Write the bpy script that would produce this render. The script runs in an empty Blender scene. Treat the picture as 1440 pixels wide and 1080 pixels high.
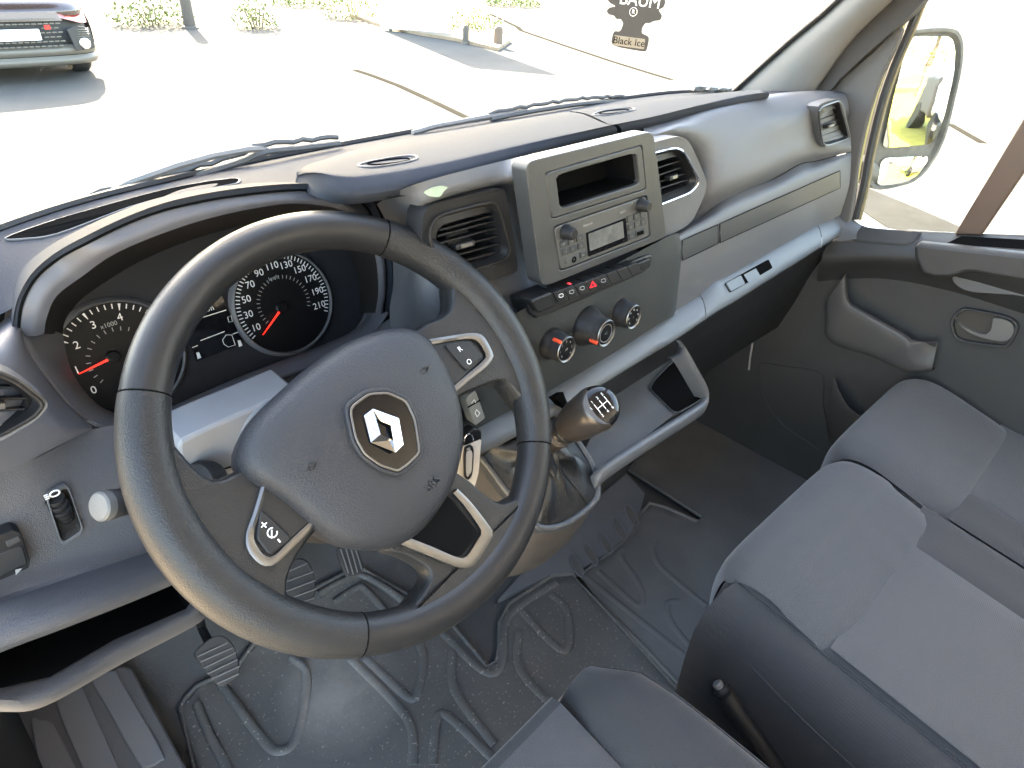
import bpy, bmesh, math, random
from mathutils import Vector, Matrix, Euler
random.seed(7)
scene = bpy.context.scene
col = scene.collection
R_ = math.radians
# ------------------------------------------------------------------ camera (van frame: X right, Y forward, Z up, metres)
FPX, IW, IH = 900.0, 1440.0, 1080.0
YAW, PITCH, ROLL = R_(47.7), R_(34.9), R_(4.1)
WC = Vector((-.45, 0, .80))                       # steering wheel centre
CAM = Vector((-.6947, -.3842, 1.1566))
TILT = R_(41.0)
_fw = Vector((math.sin(YAW)*math.cos(PITCH), math.cos(YAW)*math.cos(PITCH), -math.sin(PITCH)))
_rt = Vector((math.cos(YAW), -math.sin(YAW), 0)); _up = _rt.cross(_fw)
RT = _rt*math.cos(ROLL)+_up*math.sin(ROLL); UP = _up*math.cos(ROLL)-_rt*math.sin(ROLL); FW = _fw
cd = bpy.data.cameras.new('camera'); cam = bpy.data.objects.new('camera', cd); col.objects.link(cam)
cd.sensor_width = 36; cd.lens = 36*FPX/IW; cd.clip_start = .01; cd.clip_end = 3000
mw = Matrix.Identity(4)
for i in range(3):
    mw[i][0] = RT[i]; mw[i][1] = UP[i]; mw[i][2] = -FW[i]; mw[i][3] = CAM[i]
cam.matrix_world = mw; scene.camera = cam
# ------------------------------------------------------------------ world, sun, exposure
SUN_AZ, SUN_EL = R_(17), R_(30)                   # azimuth clockwise from +Y, low sun ahead of the van
world = bpy.data.worlds.new('World'); scene.world = world; world.use_nodes = True
nt = world.node_tree; nt.nodes.clear()
sky = nt.nodes.new('ShaderNodeTexSky'); sky.sky_type = 'NISHITA'; sky.sun_disc = False
sky.sun_elevation = SUN_EL; sky.sun_rotation = SUN_AZ; sky.air_density = 1.0; sky.dust_density = 2.0; sky.ozone_density = 1.0
bg = nt.nodes.new('ShaderNodeBackground'); bg.inputs[1].default_value = .12
wo = nt.nodes.new('ShaderNodeOutputWorld'); nt.links.new(sky.outputs[0], bg.inputs[0]); nt.links.new(bg.outputs[0], wo.inputs[0])
sd = bpy.data.lights.new('sun', 'SUN'); sd.energy = 3.4; sd.angle = R_(.6); sd.color = (1, .96, .91)
so = bpy.data.objects.new('sun', sd); col.objects.link(so)
_sv = Vector((math.sin(SUN_AZ)*math.cos(SUN_EL), math.cos(SUN_AZ)*math.cos(SUN_EL), math.sin(SUN_EL)))
so.rotation_euler = _sv.to_track_quat('Z', 'Y').to_euler(); so.location = _sv*30
scene.view_settings.view_transform = 'Standard'; scene.view_settings.look = 'None'
scene.view_settings.use_white_balance = True; scene.view_settings.white_balance_temperature = 7700
scene.view_settings.exposure = 4.5; scene.view_settings.gamma = 1
scene.render.engine = 'CYCLES'
scene.cycles.max_bounces = 10; scene.cycles.diffuse_bounces = 6; scene.cycles.transparent_max_bounces = 16
scene.cycles.use_denoising = True; scene.cycles.sample_clamp_indirect = 8
scene.cycles.caustics_reflective = False; scene.cycles.caustics_refractive = False

# ------------------------------------------------------------------ photo pixel -> point on a named plane
def ray(x, y): return RT*((x-IW/2)/FPX)+UP*(-(y-IH/2)/FPX)+FW
def hit(x, y, p, n):
    d = ray(x, y); p = Vector(p); n = Vector(n)
    return CAM+d*((p-CAM).dot(n)/d.dot(n))
def HX(x, y, v): return hit(x, y, (v, 0, 0), (1, 0, 0))
def HY(x, y, v): return hit(x, y, (0, v, 0), (0, 1, 0))
def HZ(x, y, v): return hit(x, y, (0, 0, v), (0, 0, 1))
def plane(p, n):
    n = Vector(n).normalized(); p = Vector(p)
    return lambda x, y, off=0.0: hit(x, y, p+n*off, n)
STN = Vector((0, -.995, .0995)).normalized()
ST = plane((0, .03, .70), STN)                    # centre stack face, off = towards the seats
WU = Vector((1, 0, 0)); WV = Vector((0, math.sin(TILT), math.cos(TILT))); WN = Vector((0, -math.cos(TILT), math.sin(TILT)))
def w3(a, b, h=0): return WC+WU*a+WV*b+WN*h
WP = plane(WC, WN)

# ------------------------------------------------------------------ materials
MATS = {}
def nd(t, ty, **k):
    n = t.nodes.new(ty)
    for a, b in k.items(): setattr(n, a, b)
    return n
def mat(name, c, rough=.5, grain=0, gs=900, spec=.5, metal=0, var=0, vs=6, var_c=None, coat=0, kind='noise', emit=None, sheen=0, trans=0):
    if name in MATS: return MATS[name]
    m = bpy.data.materials.new(name); m.use_nodes = True; t = m.node_tree; b = t.nodes['Principled BSDF']
    b.inputs['Base Color'].default_value = (*c, 1); b.inputs['Roughness'].default_value = rough
    b.inputs['Specular IOR Level'].default_value = spec; b.inputs['Metallic'].default_value = metal
    b.inputs['Coat Weight'].default_value = coat; b.inputs['Sheen Weight'].default_value = sheen
    b.inputs['Transmission Weight'].default_value = trans
    if sheen: b.inputs['Sheen Roughness'].default_value = .4
    tc = nd(t, 'ShaderNodeTexCoord')
    if grain:
        if kind == 'noise':
            n = nd(t, 'ShaderNodeTexNoise'); n.inputs['Scale'].default_value = gs; n.inputs['Detail'].default_value = 2; o = n.outputs[0]
        elif kind == 'leather':
            n = nd(t, 'ShaderNodeTexVoronoi'); n.feature = 'SMOOTH_F1'; n.inputs['Scale'].default_value = gs; o = n.outputs['Distance']
        elif kind == 'pebble':
            n = nd(t, 'ShaderNodeTexVoronoi'); n.feature = 'DISTANCE_TO_EDGE'; n.inputs['Scale'].default_value = gs; o = n.outputs['Distance']
        elif kind == 'weave':
            n1 = nd(t, 'ShaderNodeTexWave', bands_direction='X'); n2 = nd(t, 'ShaderNodeTexWave', bands_direction='Y')
            for q in (n1, n2):
                q.inputs['Scale'].default_value = gs; q.inputs['Distortion'].default_value = 1.5
                t.links.new(tc.outputs['Object'], q.inputs['Vector'])
            mx = nd(t, 'ShaderNodeMath', operation='MULTIPLY'); t.links.new(n1.outputs['Fac'], mx.inputs[0]); t.links.new(n2.outputs['Fac'], mx.inputs[1]); o = mx.outputs[0]; n = None
        if n: t.links.new(tc.outputs['Object'], n.inputs['Vector'])
        bp = nd(t, 'ShaderNodeBump'); bp.inputs['Strength'].default_value = grain; bp.inputs['Distance'].default_value = .001
        t.links.new(o, bp.inputs['Height']); t.links.new(bp.outputs[0], b.inputs['Normal'])
    if var:
        n = nd(t, 'ShaderNodeTexNoise'); n.inputs['Scale'].default_value = vs; n.inputs['Detail'].default_value = 6; n.inputs['Roughness'].default_value = .65
        t.links.new(tc.outputs['Object'], n.inputs['Vector'])
        r = nd(t, 'ShaderNodeValToRGB'); r.color_ramp.elements[0].position = .35; r.color_ramp.elements[1].position = .72
        c2 = var_c or tuple(min(1, v*(1+var)) for v in c)
        r.color_ramp.elements[0].color = (*c, 1); r.color_ramp.elements[1].color = (*c2, 1)
        t.links.new(n.outputs[0], r.inputs[0]); t.links.new(r.outputs[0], b.inputs['Base Color'])
        mr = nd(t, 'ShaderNodeMapRange'); mr.inputs[3].default_value = max(.02, rough-.06); mr.inputs[4].default_value = min(1, rough+.1)
        t.links.new(n.outputs[0], mr.inputs[0]); t.links.new(mr.outputs[0], b.inputs['Roughness'])
    if emit:
        b.inputs['Emission Color'].default_value = (*emit[:3], 1); b.inputs['Emission Strength'].default_value = emit[3]
    MATS[name] = m
    return m
def thin_glass(name, tint, gloss):
    m = bpy.data.materials.new(name); m.use_nodes = True; t = m.node_tree; t.nodes.clear()
    o = nd(t, 'ShaderNodeOutputMaterial'); mx = nd(t, 'ShaderNodeMixShader'); tr = nd(t, 'ShaderNodeBsdfTransparent'); gl = nd(t, 'ShaderNodeBsdfGlossy')
    lw_ = nd(t, 'ShaderNodeLayerWeight'); lw_.inputs[0].default_value = .5
    fr = nd(t, 'ShaderNodeMath', operation='POWER'); fr.inputs[1].default_value = 5; t.links.new(lw_.outputs['Facing'], fr.inputs[0])
    mu = nd(t, 'ShaderNodeMath', operation='MULTIPLY_ADD'); mu.inputs[1].default_value = gloss; mu.inputs[2].default_value = .03
    tr.inputs[0].default_value = (*tint, 1); gl.inputs['Roughness'].default_value = .02
    t.links.new(fr.outputs[0], mu.inputs[0]); t.links.new(mu.outputs[0], mx.inputs[0])
    t.links.new(tr.outputs[0], mx.inputs[1]); t.links.new(gl.outputs[0], mx.inputs[2]); t.links.new(mx.outputs[0], o.inputs[0])
    MATS[name] = m; return m
M_DASH = mat('dash_plastic', (.076, .078, .083), .52, .35, 1100, kind='leather', var=.25, vs=9)
M_DASHT = mat('dash_top_plastic', (.027, .031, .039), .75, .3, 1100, spec=.08, kind='leather', var=.3, vs=7)
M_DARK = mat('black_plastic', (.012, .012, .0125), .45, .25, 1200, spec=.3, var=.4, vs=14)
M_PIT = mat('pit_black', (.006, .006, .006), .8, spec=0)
M_FASC = mat('fascia_grey', (.034, .036, .037), .42, .2, 1800, var=.12, vs=20)
M_LEDGE = mat('ledge_grey', (.088, .097, .104), .45, .2, 1800, var=.12, vs=10)
M_BROWN = mat('warm_black_plastic', (.017, .0155, .0145), .55, .35, 1000, spec=.15, kind='leather', var=.3, vs=9)
M_SATIN = mat('satin_chrome', (.16, .157, .152), .38, .05, 2500, metal=1)
M_CHROME = mat('chrome', (.85, .85, .85), .07, metal=1)
M_PIANO = mat('piano_black', (.006, .006, .007), .08, spec=.35)
M_WHITE = mat('print_white', (.75, .75, .74), .5)
M_GREYP = mat('print_grey', (.32, .32, .31), .5)
M_STACK = mat('stack_plastic', (.029, .032, .032), .5, .3, 1100, spec=.25, kind='leather', var=.2, vs=9)
M_HOOD = mat('hood_band_plastic', (.085, .085, .094), .5, .25, 1300, var=.12, vs=9)
M_KNEE = mat('knee_plastic', (.070, .069, .073), .55, .35, 1000, kind='leather', var=.15, vs=9)
M_RED = mat('red_plastic', (.6, .03, .02), .4)
M_REDN = mat('red_needle', (.75, .02, .015), .4, emit=(1, .03, .02, .10))
M_RUB = mat('black_rubber', (.016, .016, .017), .6, .2, 900)
M_PIL = mat('pillar_trim', (.14, .135, .125), .75, .2, 1200, var=.1, vs=8)
# ------------------------------------------------------------------ mesh helpers (all vertices in world metres)
ORG = {}
def worg(o): return ORG.get(o.name, Vector())
def thing(name, label, cat, loc=(0, 0, 0), group=None, kind=None):
    o = bpy.data.objects.new(name, None); col.objects.link(o); o.location = loc; o.empty_display_size = .05
    ORG[o.name] = Vector(loc); o['label'] = label; o['category'] = cat
    if group: o['group'] = group
    if kind: o['kind'] = kind
    return o
def tag(o, label, cat, group=None):
    o['label'] = label; o['category'] = cat
    if group: o['group'] = group
    return o
def finish(name, me, m, par=None, smooth=True, bevel=0, seg=2, sub=0, angle=35, solid=0, soff=-1):
    o = bpy.data.objects.new(name, me); col.objects.link(o)
    if m: me.materials.append(m)
    if smooth:
        for p in me.polygons: p.use_smooth = True
    if solid:
        s = o.modifiers.new('solid', 'SOLIDIFY'); s.thickness = solid; s.offset = soff
    if bevel:
        b = o.modifiers.new('bevel', 'BEVEL'); b.width = bevel; b.segments = seg; b.limit_method = 'ANGLE'; b.angle_limit = R_(angle); b.harden_normals = False
    if sub:
        s = o.modifiers.new('sub', 'SUBSURF'); s.levels = s.render_levels = sub
    if smooth:
        ok = True
        try:
            es = o.modifiers.new('wn', 'WEIGHTED_NORMAL'); es.keep_sharp = True
        except Exception: pass
        for e in me.edges: pass
    if par:
        o.parent = par; w = worg(par); o.matrix_parent_inverse = Matrix.Translation(-w); pass
        o.location = (0, 0, 0)
    return o
def mk(name, vs, fs, m, par=None, **k):
    me = bpy.data.meshes.new(name); me.from_pydata([tuple(v) for v in vs], [], fs)
    bm = bmesh.new(); bm.from_mesh(me); bmesh.ops.remove_doubles(bm, verts=bm.verts, dist=1e-6); bmesh.ops.recalc_face_normals(bm, faces=bm.faces)
    if k.get('smooth', True) and not k.get('sub') :
        ang = R_(k.get('angle', 35))
        for e in bm.edges:
            if len(e.link_faces) == 2 and e.calc_face_angle(0) > ang: e.smooth = False
    bm.to_mesh(me); bm.free()
    return finish(name, me, m, par, **k)
def joinv(parts):
    """[(verts, faces), ...] -> one verts, faces"""
    V, F = [], []
    for v, f in parts:
        o = len(V); V += list(v); F += [[i+o for i in q] for q in f]
    return V, F
def cr(pts, k, closed=False):
    """Catmull-Rom through the points, k steps a span"""
    P = [Vector(p) for p in pts]; n = len(P); out = []
    if n < 3 and not closed:
        return [P[0].lerp(P[-1], i/k) for i in range(k+1)] if n == 2 else P
    for i in range(n if closed else n-1):
        a, b, c, d = (P[(i-1) % n] if closed or i > 0 else P[0]*2-P[1]), P[i], P[(i+1) % n], (P[(i+2) % n] if closed or i+2 < n else P[-1]*2-P[-2])
        for j in range(k):
            t = j/k
            out.append(.5*((2*b)+(c-a)*t+(2*a-5*b+4*c-d)*t*t+(3*b-a-3*c+d)*t**3))
    if not closed: out.append(P[-1])
    return out
def rnd(pts, r=.25, k=3):
    """round the corners of a closed polygon: cut a fraction r of each side"""
    P = [Vector(p) for p in pts]; out = []; n = len(P)
    for i in range(n):
        a, b, c = P[i-1], P[i], P[(i+1) % n]
        p, q = b.lerp(a, r), b.lerp(c, r)
        for j in range(k+1):
            t = j/k; out.append(p*(1-t)**2+b*2*t*(1-t)+q*t*t)
    return out
def resamp(pts, n, closed=True):
    P = [Vector(p) for p in pts]
    if closed: P = P+[P[0]]
    L = [0]
    for a, b in zip(P, P[1:]): L.append(L[-1]+(b-a).length)
    out = []; j = 0
    for i in range(n):
        s = L[-1]*i/(n if closed else n-1)
        while j < len(P)-2 and L[j+1] < s: j += 1
        f = (s-L[j])/max(1e-9, L[j+1]-L[j]); out.append(P[j].lerp(P[j+1], min(1, f)))
    return out
def prism_v(pts, d):
    n = len(pts); d = Vector(d)
    return [Vector(p) for p in pts]+[Vector(p)+d for p in pts], [list(range(n)), list(range(2*n-1, n-1, -1))]+[[i, (i+1) % n, n+(i+1) % n, n+i] for i in range(n)]
def prism(name, pts, d, m, par=None, **k):
    v, f = prism_v(pts, d); return mk(name, v, f, m, par, **k)
def centroid(P):
    c = Vector()
    for p in P: c += Vector(p)
    return c/len(P)
def grow(P, s, c=None):
    c = c or centroid(P); return [c+(Vector(p)-c)*s for p in P]
def inset(P, d):
    """move each point of a planar closed loop d metres inwards"""
    P = [Vector(p) for p in P]; n = len(P); c = centroid(P); N = Vector()
    for i in range(n): N += (P[i]-c).cross(P[(i+1) % n]-c)
    N.normalize(); out = []
    for i in range(n):
        t = (P[(i+1) % n]-P[i-1]).normalized(); out.append(P[i]+N.cross(t)*d)
    return out
def frame_v(outer, inner, d):
    n = len(outer); d = Vector(d)
    V = [Vector(p) for p in outer]+[Vector(p) for p in inner]; V += [p+d for p in V]; F = []
    for i in range(n):
        j = (i+1) % n
        F += [[i, j, n+j, n+i], [2*n+i, 3*n+i, 3*n+j, 2*n+j], [i, 2*n+i, 2*n+j, j], [n+i, n+j, 3*n+j, 3*n+i]]
    return V, F
def frame(name, outer, inner, d, m, par=None, **k):
    v, f = frame_v(outer, inner, d); return mk(name, v, f, m, par, **k)
def loft_v(rows, closed=False):
    n = len(rows[0]); V = [Vector(p) for r in rows for p in r]; F = []
    for i in range(len(rows)-1):
        for j in range(n if closed else n-1):
            a = i*n+j; b = i*n+(j+1) % n; F.append([a, b, b+n, a+n])
    return V, F
def sheet(name, rows, m, par=None, ku=4, kv=4, closed=False, solid=0, **k):
    """smooth surface through a grid of points; rows of equal length"""
    R1 = [cr(r, ku, closed) for r in rows]
    cols = [cr([r[j] for r in R1], kv) for j in range(len(R1[0]))]
    R2 = [[c[i] for c in cols] for i in range(len(cols[0]))]
    v, f = loft_v(R2, closed); return mk(name, v, f, m, par, solid=solid, angle=k.pop('angle', 60), **k)
def perp(d):
    d = d.normalized(); a = Vector((0, 0, 1)) if abs(d.z) < .9 else Vector((1, 0, 0)); u = d.cross(a).normalized(); return u, u.cross(d).normalized()
def tube_v(pts, r, n=8, closed=False, caps=True, flat=1.0):
    P = [Vector(p) for p in pts]; V, F = [], []; N = len(P); rr = r if isinstance(r, (list, tuple)) else [r]*N
    u = None
    for i, p in enumerate(P):
        t = (P[(i+1) % N]-P[i-1]) if closed else (P[min(i+1, N-1)]-P[max(i-1, 0)])
        t.normalize()
        if u is None: u, w = perp(t)
        else: u = (u-t*u.dot(t)).normalized(); w = u.cross(t)
        for j in range(n):
            a = 2*math.pi*j/n; V.append(p+u*(math.cos(a)*rr[i])+w*(math.sin(a)*rr[i]*flat))
    for i in range(N if closed else N-1):
        for j in range(n):
            a, b, c, d = i*n+j, i*n+(j+1) % n, ((i+1) % N)*n+(j+1) % n, ((i+1) % N)*n+j; F.append([a, b, c, d])
    if caps and not closed: F += [list(range(n-1, -1, -1)), list(range((N-1)*n, N*n))]
    return V, F
def tube(name, pts, r, m, par=None, n=8, closed=False, **k):
    v, f = tube_v(pts, r, n, closed); return mk(name, v, f, m, par, **k)
def lathe_v(prof, o, ax, n=32, u=None):
    """prof: (radius, height) pairs along axis ax from o"""
    ax = Vector(ax).normalized(); a, b = perp(ax); V, F = [], []; o = Vector(o)
    for r, h in prof:
        for j in range(n):
            t = 2*math.pi*j/n; V.append(o+ax*h+(a*math.cos(t)+b*math.sin(t))*max(r, 1e-5))
    for i in range(len(prof)-1):
        for j in range(n): F.append([i*n+j, i*n+(j+1) % n, (i+1)*n+(j+1) % n, (i+1)*n+j])
    F.append(list(range(n))); F.append(list(range((len(prof)-1)*n, len(prof)*n)))
    return V, F
def lathe(name, prof, o, ax, m, par=None, n=32, **k):
    v, f = lathe_v(prof, o, ax, n); return mk(name, v, f, m, par, **k)
def box_v(c, sx, sy, sz, ax=None):
    X, Y, Z = ax or (Vector((1, 0, 0)), Vector((0, 1, 0)), Vector((0, 0, 1))); c = Vector(c)
    V = [c+X*(sx/2*i)+Y*(sy/2*j)+Z*(sz/2*k) for i in (-1, 1) for j in (-1, 1) for k in (-1, 1)]
    return V, [[0, 1, 3, 2], [4, 6, 7, 5], [0, 4, 5, 1], [2, 3, 7, 6], [0, 2, 6, 4], [1, 5, 7, 3]]
def box(name, c, sx, sy, sz, m, par=None, ax=None, **k):
    v, f = box_v(c, sx, sy, sz, ax); return mk(name, v, f, m, par, **k)
def text(name, s, o, xd, yd, size, m, par=None, align='CENTER', depth=.0):
    cu = bpy.data.curves.new(name, 'FONT'); cu.body = s; cu.size = size; cu.align_x = align; cu.align_y = 'CENTER'; cu.extrude = depth; cu.resolution_u = 3
    t = bpy.data.objects.new(name, cu); me = bpy.data.meshes.new_from_object(t)
    bpy.data.objects.remove(t); bpy.data.curves.remove(cu)
    xd = Vector(xd).normalized(); yd = Vector(yd).normalized(); zd = xd.cross(yd); o = Vector(o)
    for v in me.vertices: v.co = o+xd*v.co.x+yd*v.co.y+zd*v.co.z
    me.name = name
    return finish(name, me, m, par, smooth=False)
def pts(f, L, *a): return [f(x, y, *a) for x, y in L]
def PY(L): return [HY(*p) for p in L]             # (px, py, Y) triples
def PZ(L): return [HZ(*p) for p in L]
def PX(L): return [HX(*p) for p in L]
# ------------------------------------------------------------------ cab floor, shell of the van
M_CARPET = mat('floor_rubber', (.055, .055, .055), .62, .9, 330, kind='pebble', var=.5, vs=5)
M_BODY = mat('van_paint', (.55, .55, .53), .35, coat=.4)
M_HEAD = mat('headlining', (.55, .52, .48), .9, .3, 700)
M_FOOT = mat('footwell_felt', (.02, .019, .018), .9, .5, 500)
def prof_x(name, x0, x1, prof, m, par=None, **k):
    """profile of (Y, Z) points swept from x0 to x1"""
    rows = [[Vector((x, y, z)) for y, z in prof] for x in (x0, x1)]
    v, f = loft_v(rows); return mk(name, v, f, m, par, **k)
FLZ = 0.0
fl = prof_x('cab_floor', -.80, .80, [(-1.05, 0), (.30, 0), (.40, .02), (.50, .10), (.72, .42), (.74, .62)], M_CARPET, smooth=True, angle=80)
fl['kind'] = 'structure'
body = thing('van_body', 'pale van body around the cab with raked windscreen pillar and light headlining', 'van', (0, -.4, -.62))
v, f = joinv([box_v((0, -.66, 1.80), 1.86, .84, .05), box_v((0, -.215, 1.775), 1.5, .07, .09)])
mk('roof', v, f, M_HEAD, body, bevel=.01)
box('bulkhead', (0, -1.08, .85), 1.78, .04, 1.88, M_HEAD, body)
box('firewall', (0, .78, .32), 1.7, .03, .66, M_FOOT, body)
box('kick_panel', (.815, .54, .30), .03, .5, .76, M_FOOT, body); box('kick_panel', (-.835, .46, .30), .03, .66, .76, M_FOOT, body)
box('sill', (-.84, -.3, -.12), .10, 1.6, .2, M_RUB, body)
box('sill', (.86, -.3, -.12), .10, 1.6, .2, M_RUB, body)
box('rear_pillar', (-.87, -1.03, .85), .10, .14, 1.9, M_BODY, body)
# front end under the windscreen, outside
prof = [(.46, .84), (.60, .77), (1.0, .55), (1.2, .25), (1.25, -.1), (1.22, -.35), (.8, -.38)]
rows = [[Vector((x*(1 if y < .7 else .94), y, z)) for y, z in prof] for x in (-.97, 0, .97)]
v, f = loft_v(rows); mk('bonnet', v, f, M_BODY, body, angle=50, solid=.02)
# right windscreen pillar: trim, dark seal and outer skin as three long pieces
PA = [HX(1035, 131, .74), HX(1112, 62, .735), HX(1187, -2, .725), HX(1330, -130, .70), HX(1520, -330, .66), HX(1700, -520, .62)]
PB = [HX(1140, 131, .745), HX(1190, 62, .745), HX(1248, 4, .738), HX(1352, -100, .715), HX(1535, -300, .67), HX(1710, -500, .63)]
PA[-2:] = [Vector((.66, -.12, 1.46)), Vector((.62, -.27, 1.76))]; PB[-2:] = [Vector((.70, -.19, 1.46)), Vector((.66, -.34, 1.76))]
PA[3] = PA[2].lerp(PA[4], .42); PB[3] = PB[2].lerp(PB[4], .42)
mid = [(a+b)*.5+Vector((-.022, -.012, .006)) for a, b in zip(PA, PB)]
out = [a+Vector((.05, .03, 0)) for a in PA]; out2 = [b+Vector((.05, .01, 0)) for b in PB]
sheet('pillar_trim', [out, PA, mid, PB, out2], M_PIL, body, ku=3, kv=3)
sk = [a+Vector((.06, .05, .01)) for a in PA]; sk2 = [b+Vector((.075, .03, 0)) for b in PB]
sheet('pillar_skin', [[a+Vector((.0, .012, 0)) for a in PA], sk, sk2], M_BODY, body, ku=3, kv=3, solid=.004)
tube('windscreen_seal', [a+Vector((-.004, .006, .002)) for a in cr(PA, 3)], .005, M_RUB, body, n=6)
# left pillar mirrored about the cab centre (x = -.04), never in view but it shades the dash
ml = lambda P: [Vector((-.08-p.x, p.y, p.z)) for p in P]
sheet('pillar_trim', [ml(out), ml(PA), ml(mid), ml(PB), ml(out2)], M_PIL, body, ku=3, kv=3)
# windscreen
M_GLASS = thin_glass('windscreen_glass', (.90, .93, .92), .55)
BASE_PX = [(-160, 392), (0, 326), (120, 286), (240, 256), (360, 229), (480, 206), (700, 166), (870, 141), (960, 131), (1036, 131)]
BASE = [HZ(x, y, .905) for x, y in BASE_PX]
BASE[-1] = PA[0].copy(); BASE[-2] = BASE[-3].lerp(BASE[-1], .55)+Vector((0, .012, .004))
BASE.insert(0, Vector((-.80, .20, .905)))
bot = resamp(cr(BASE, 4), 21, False)
topc = [Vector((-.70+1.32*i/20, -.25+.05*(1-((i-10)/10)**2), 1.735)) for i in range(21)]
rows = []
for j in range(7):
    t = j/6; rows.append([(b+Vector((0, .02, -.01))).lerp(c, t)+Vector((0, .03, .02))*math.sin(math.pi*t) for b, c in zip(bot, topc)])
ws = thing('windscreen', 'large raked clear windscreen glass above the dashboard', 'windscreen', bot[10])
v, f = loft_v(rows); mk('glass', v, f, M_GLASS, ws, angle=80)
tube('black_border', [p+Vector((0, .006, .001)) for p in cr(BASE, 5)], .0045, M_RUB, ws, n=6)
# ------------------------------------------------------------------ dashboard
dash = thing('dashboard', 'dark grey moulded van dashboard with instrument hood, air vents and pale shelf strip', 'dashboard', (0, .2, .45))
# --- top deck from the windscreen to the crest
far = [p.copy() for p in BASE]; far = resamp(cr(far, 4), 12, False)
near_px = [(-120, 520), (-30, 455), (40, 420), (110, 365), (230, 308), (400, 270), (520, 280), (640, 262), (760, 222), (900, 184), (1080, 139), (1185, 129)]
near = []
for i, (x, y) in enumerate(near_px):
    near.append(HZ(x, y, [.885, .90, .912, .925, .935, .940, .948, .952, .954, .950, .938, .932][i]))
for i, (x, y) in zip(range(1, 6), ((-14, 440), (24, 416), (80, 350), (182, 300), (400, 258))): near[i] = HY(x, y, .20)+Vector((0, .016, -.013))
near[-1] = HX(1185, 129, .76); near[-2] = HZ(1080, 138, .932)
mid = [a.lerp(b, .5)+Vector((0, 0, .004)) for a, b in zip(far, near)]
drop = [p+Vector((0, .0, -.03)) for p in near]
sheet('top_deck', [far, mid, near], M_DASHT, dash, ku=4, kv=4)
sheet('deck_front', [[p+Vector((0, .004, -.08)) for p in far], [p+Vector((0, .002, -.001)) for p in far]], M_DARK, dash, ku=4, kv=2)
# --- shallow slot between glass and hood
sl = 0 and rnd(pts(HZ, [(8, 334), (60, 315), (120, 297), (230, 268), (300, 254), (330, 252), (338, 257), (322, 265), (250, 279), (150, 310), (78, 333), (40, 336)], .9155), .3, 2)
# --- instrument hood: arch rows from the deck down to the recess
arch = [  # (outer ridge), (groove), (inner edge), (recess wall)
 ((14, 470), (26, 470), (62, 470), (88, 470)),
 ((22, 424), (31, 430), (66, 446), (92, 450)),
 ((42, 386), (50, 394), (80, 416), (110, 425)),
 ((76, 356), (82, 366), (115, 389), (146, 398)),
 ((118, 332), (122, 344), (165, 355), (200, 366)),
 ((180, 303), (184, 314), (243, 323), (262, 340)),
 ((244, 281), (247, 293), (318, 301), (330, 320)),
 ((330, 265), (332, 277), (398, 287), (400, 312)),
 ((420, 258), (421, 269), (451, 289), (446, 316)),
 ((488, 264), (484, 276), (488, 299), (470, 330)),
 ((526, 288), (518, 297), (512, 322), (488, 350)),
 ((546, 350), (539, 352), (528, 362), (500, 380)),
 ((551, 400), (543, 402), (532, 408), (505, 412)),
 ((546, 442), (539, 440), (528, 440), (502, 440))]
yd = (.205, .20, .196, .29)
rows = []
rows.append([HY(x[0][0], x[0][1], .235)+Vector((0, .03, -.006)) for x in arch])
for k in range(4): rows.append([HY(x[k][0], x[k][1], yd[k]-(.02 if (k < 3 and 3 < i < 10) else 0)+(.01 if k < 3 and i in (0, 13) else 0)) for i, x in enumerate(arch)])
v, f = loft_v([cr(r, 4) for r in rows[1:4]]); 
sheet('instrument_hood', rows[0:2]+[ [a.lerp(b, .5)+Vector((0, -.003, .004)) for a, b in zip(rows[1], rows[2])] ]+[rows[2]], M_DASHT, dash, ku=4, kv=3)
sheet('hood_band', [rows[2], [a.lerp(b, .5)+Vector((0, -.004, 0)) for a, b in zip(rows[2], rows[3])], rows[3]], M_HOOD, dash, ku=4, kv=3)
sheet('hood_recess', [rows[3], [a.lerp(b, .5) for a, b in zip(rows[3], rows[4])], rows[4]], M_BROWN, dash, ku=4, kv=3)
tube('hood_seam', [p+Vector((0, -.0008, .0012)) for p in cr(rows[2], 4)], .0011, M_PIT, dash, n=5)
# hood upper fill between ridge and deck
rear = [HY(x[0][0], x[0][1], .225)+Vector((0, .06, -.012)) for x in arch[1:11]]
# --- lower edge of the binnacle (shelf under the dials)
low_in = [(88, 470), (100, 520), (128, 560), (160, 580), (205, 585), (262, 562), (350, 524), (450, 486), (500, 462), (512, 440)]
low_out = [(24, 470), (60, 525), (112, 585), (160, 606), (212, 606), (270, 584), (352, 548), (455, 510), (520, 474), (546, 442)]
a = [HY(x, y, .262) for x, y in low_in]; b = [HY(x, y, .205) for x, y in low_out]
mm = [p.lerp(q, .55)+Vector((0, -.004, .012)) for p, q in zip(a, b)]
dn = [p+Vector((0, .05, -.02)) for p in b]
sheet('binnacle_shelf', [a, mm, b, dn], M_HOOD, dash, ku=4, kv=4)
# --- left end: around the small vent
left_rows = [
 [HY(-60, 520, .20), HY(-20, 470, .225), HY(26, 440, .225), HY(30, 470, .215), HY(68, 532, .212), HY(116, 592, .212)],
 [HY(-60, 560, .16), HY(-20, 510, .17), HY(20, 500, .175), HY(48, 530, .18), HY(80, 570, .185), HY(128, 598, .195)],
 [HY(-60, 640, .13), HY(-20, 625, .135), HY(25, 605, .145), HY(60, 590, .155), HY(95, 600, .165), HY(130, 602, .19)],
 [HY(-60, 690, .13), HY(-20, 672, .135), HY(25, 656, .142), HY(60, 638, .15), HY(95, 620, .165), HY(130, 604, .19)]]
sheet('end_cap_panel', left_rows, M_HOOD, dash, ku=4, kv=4)
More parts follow.
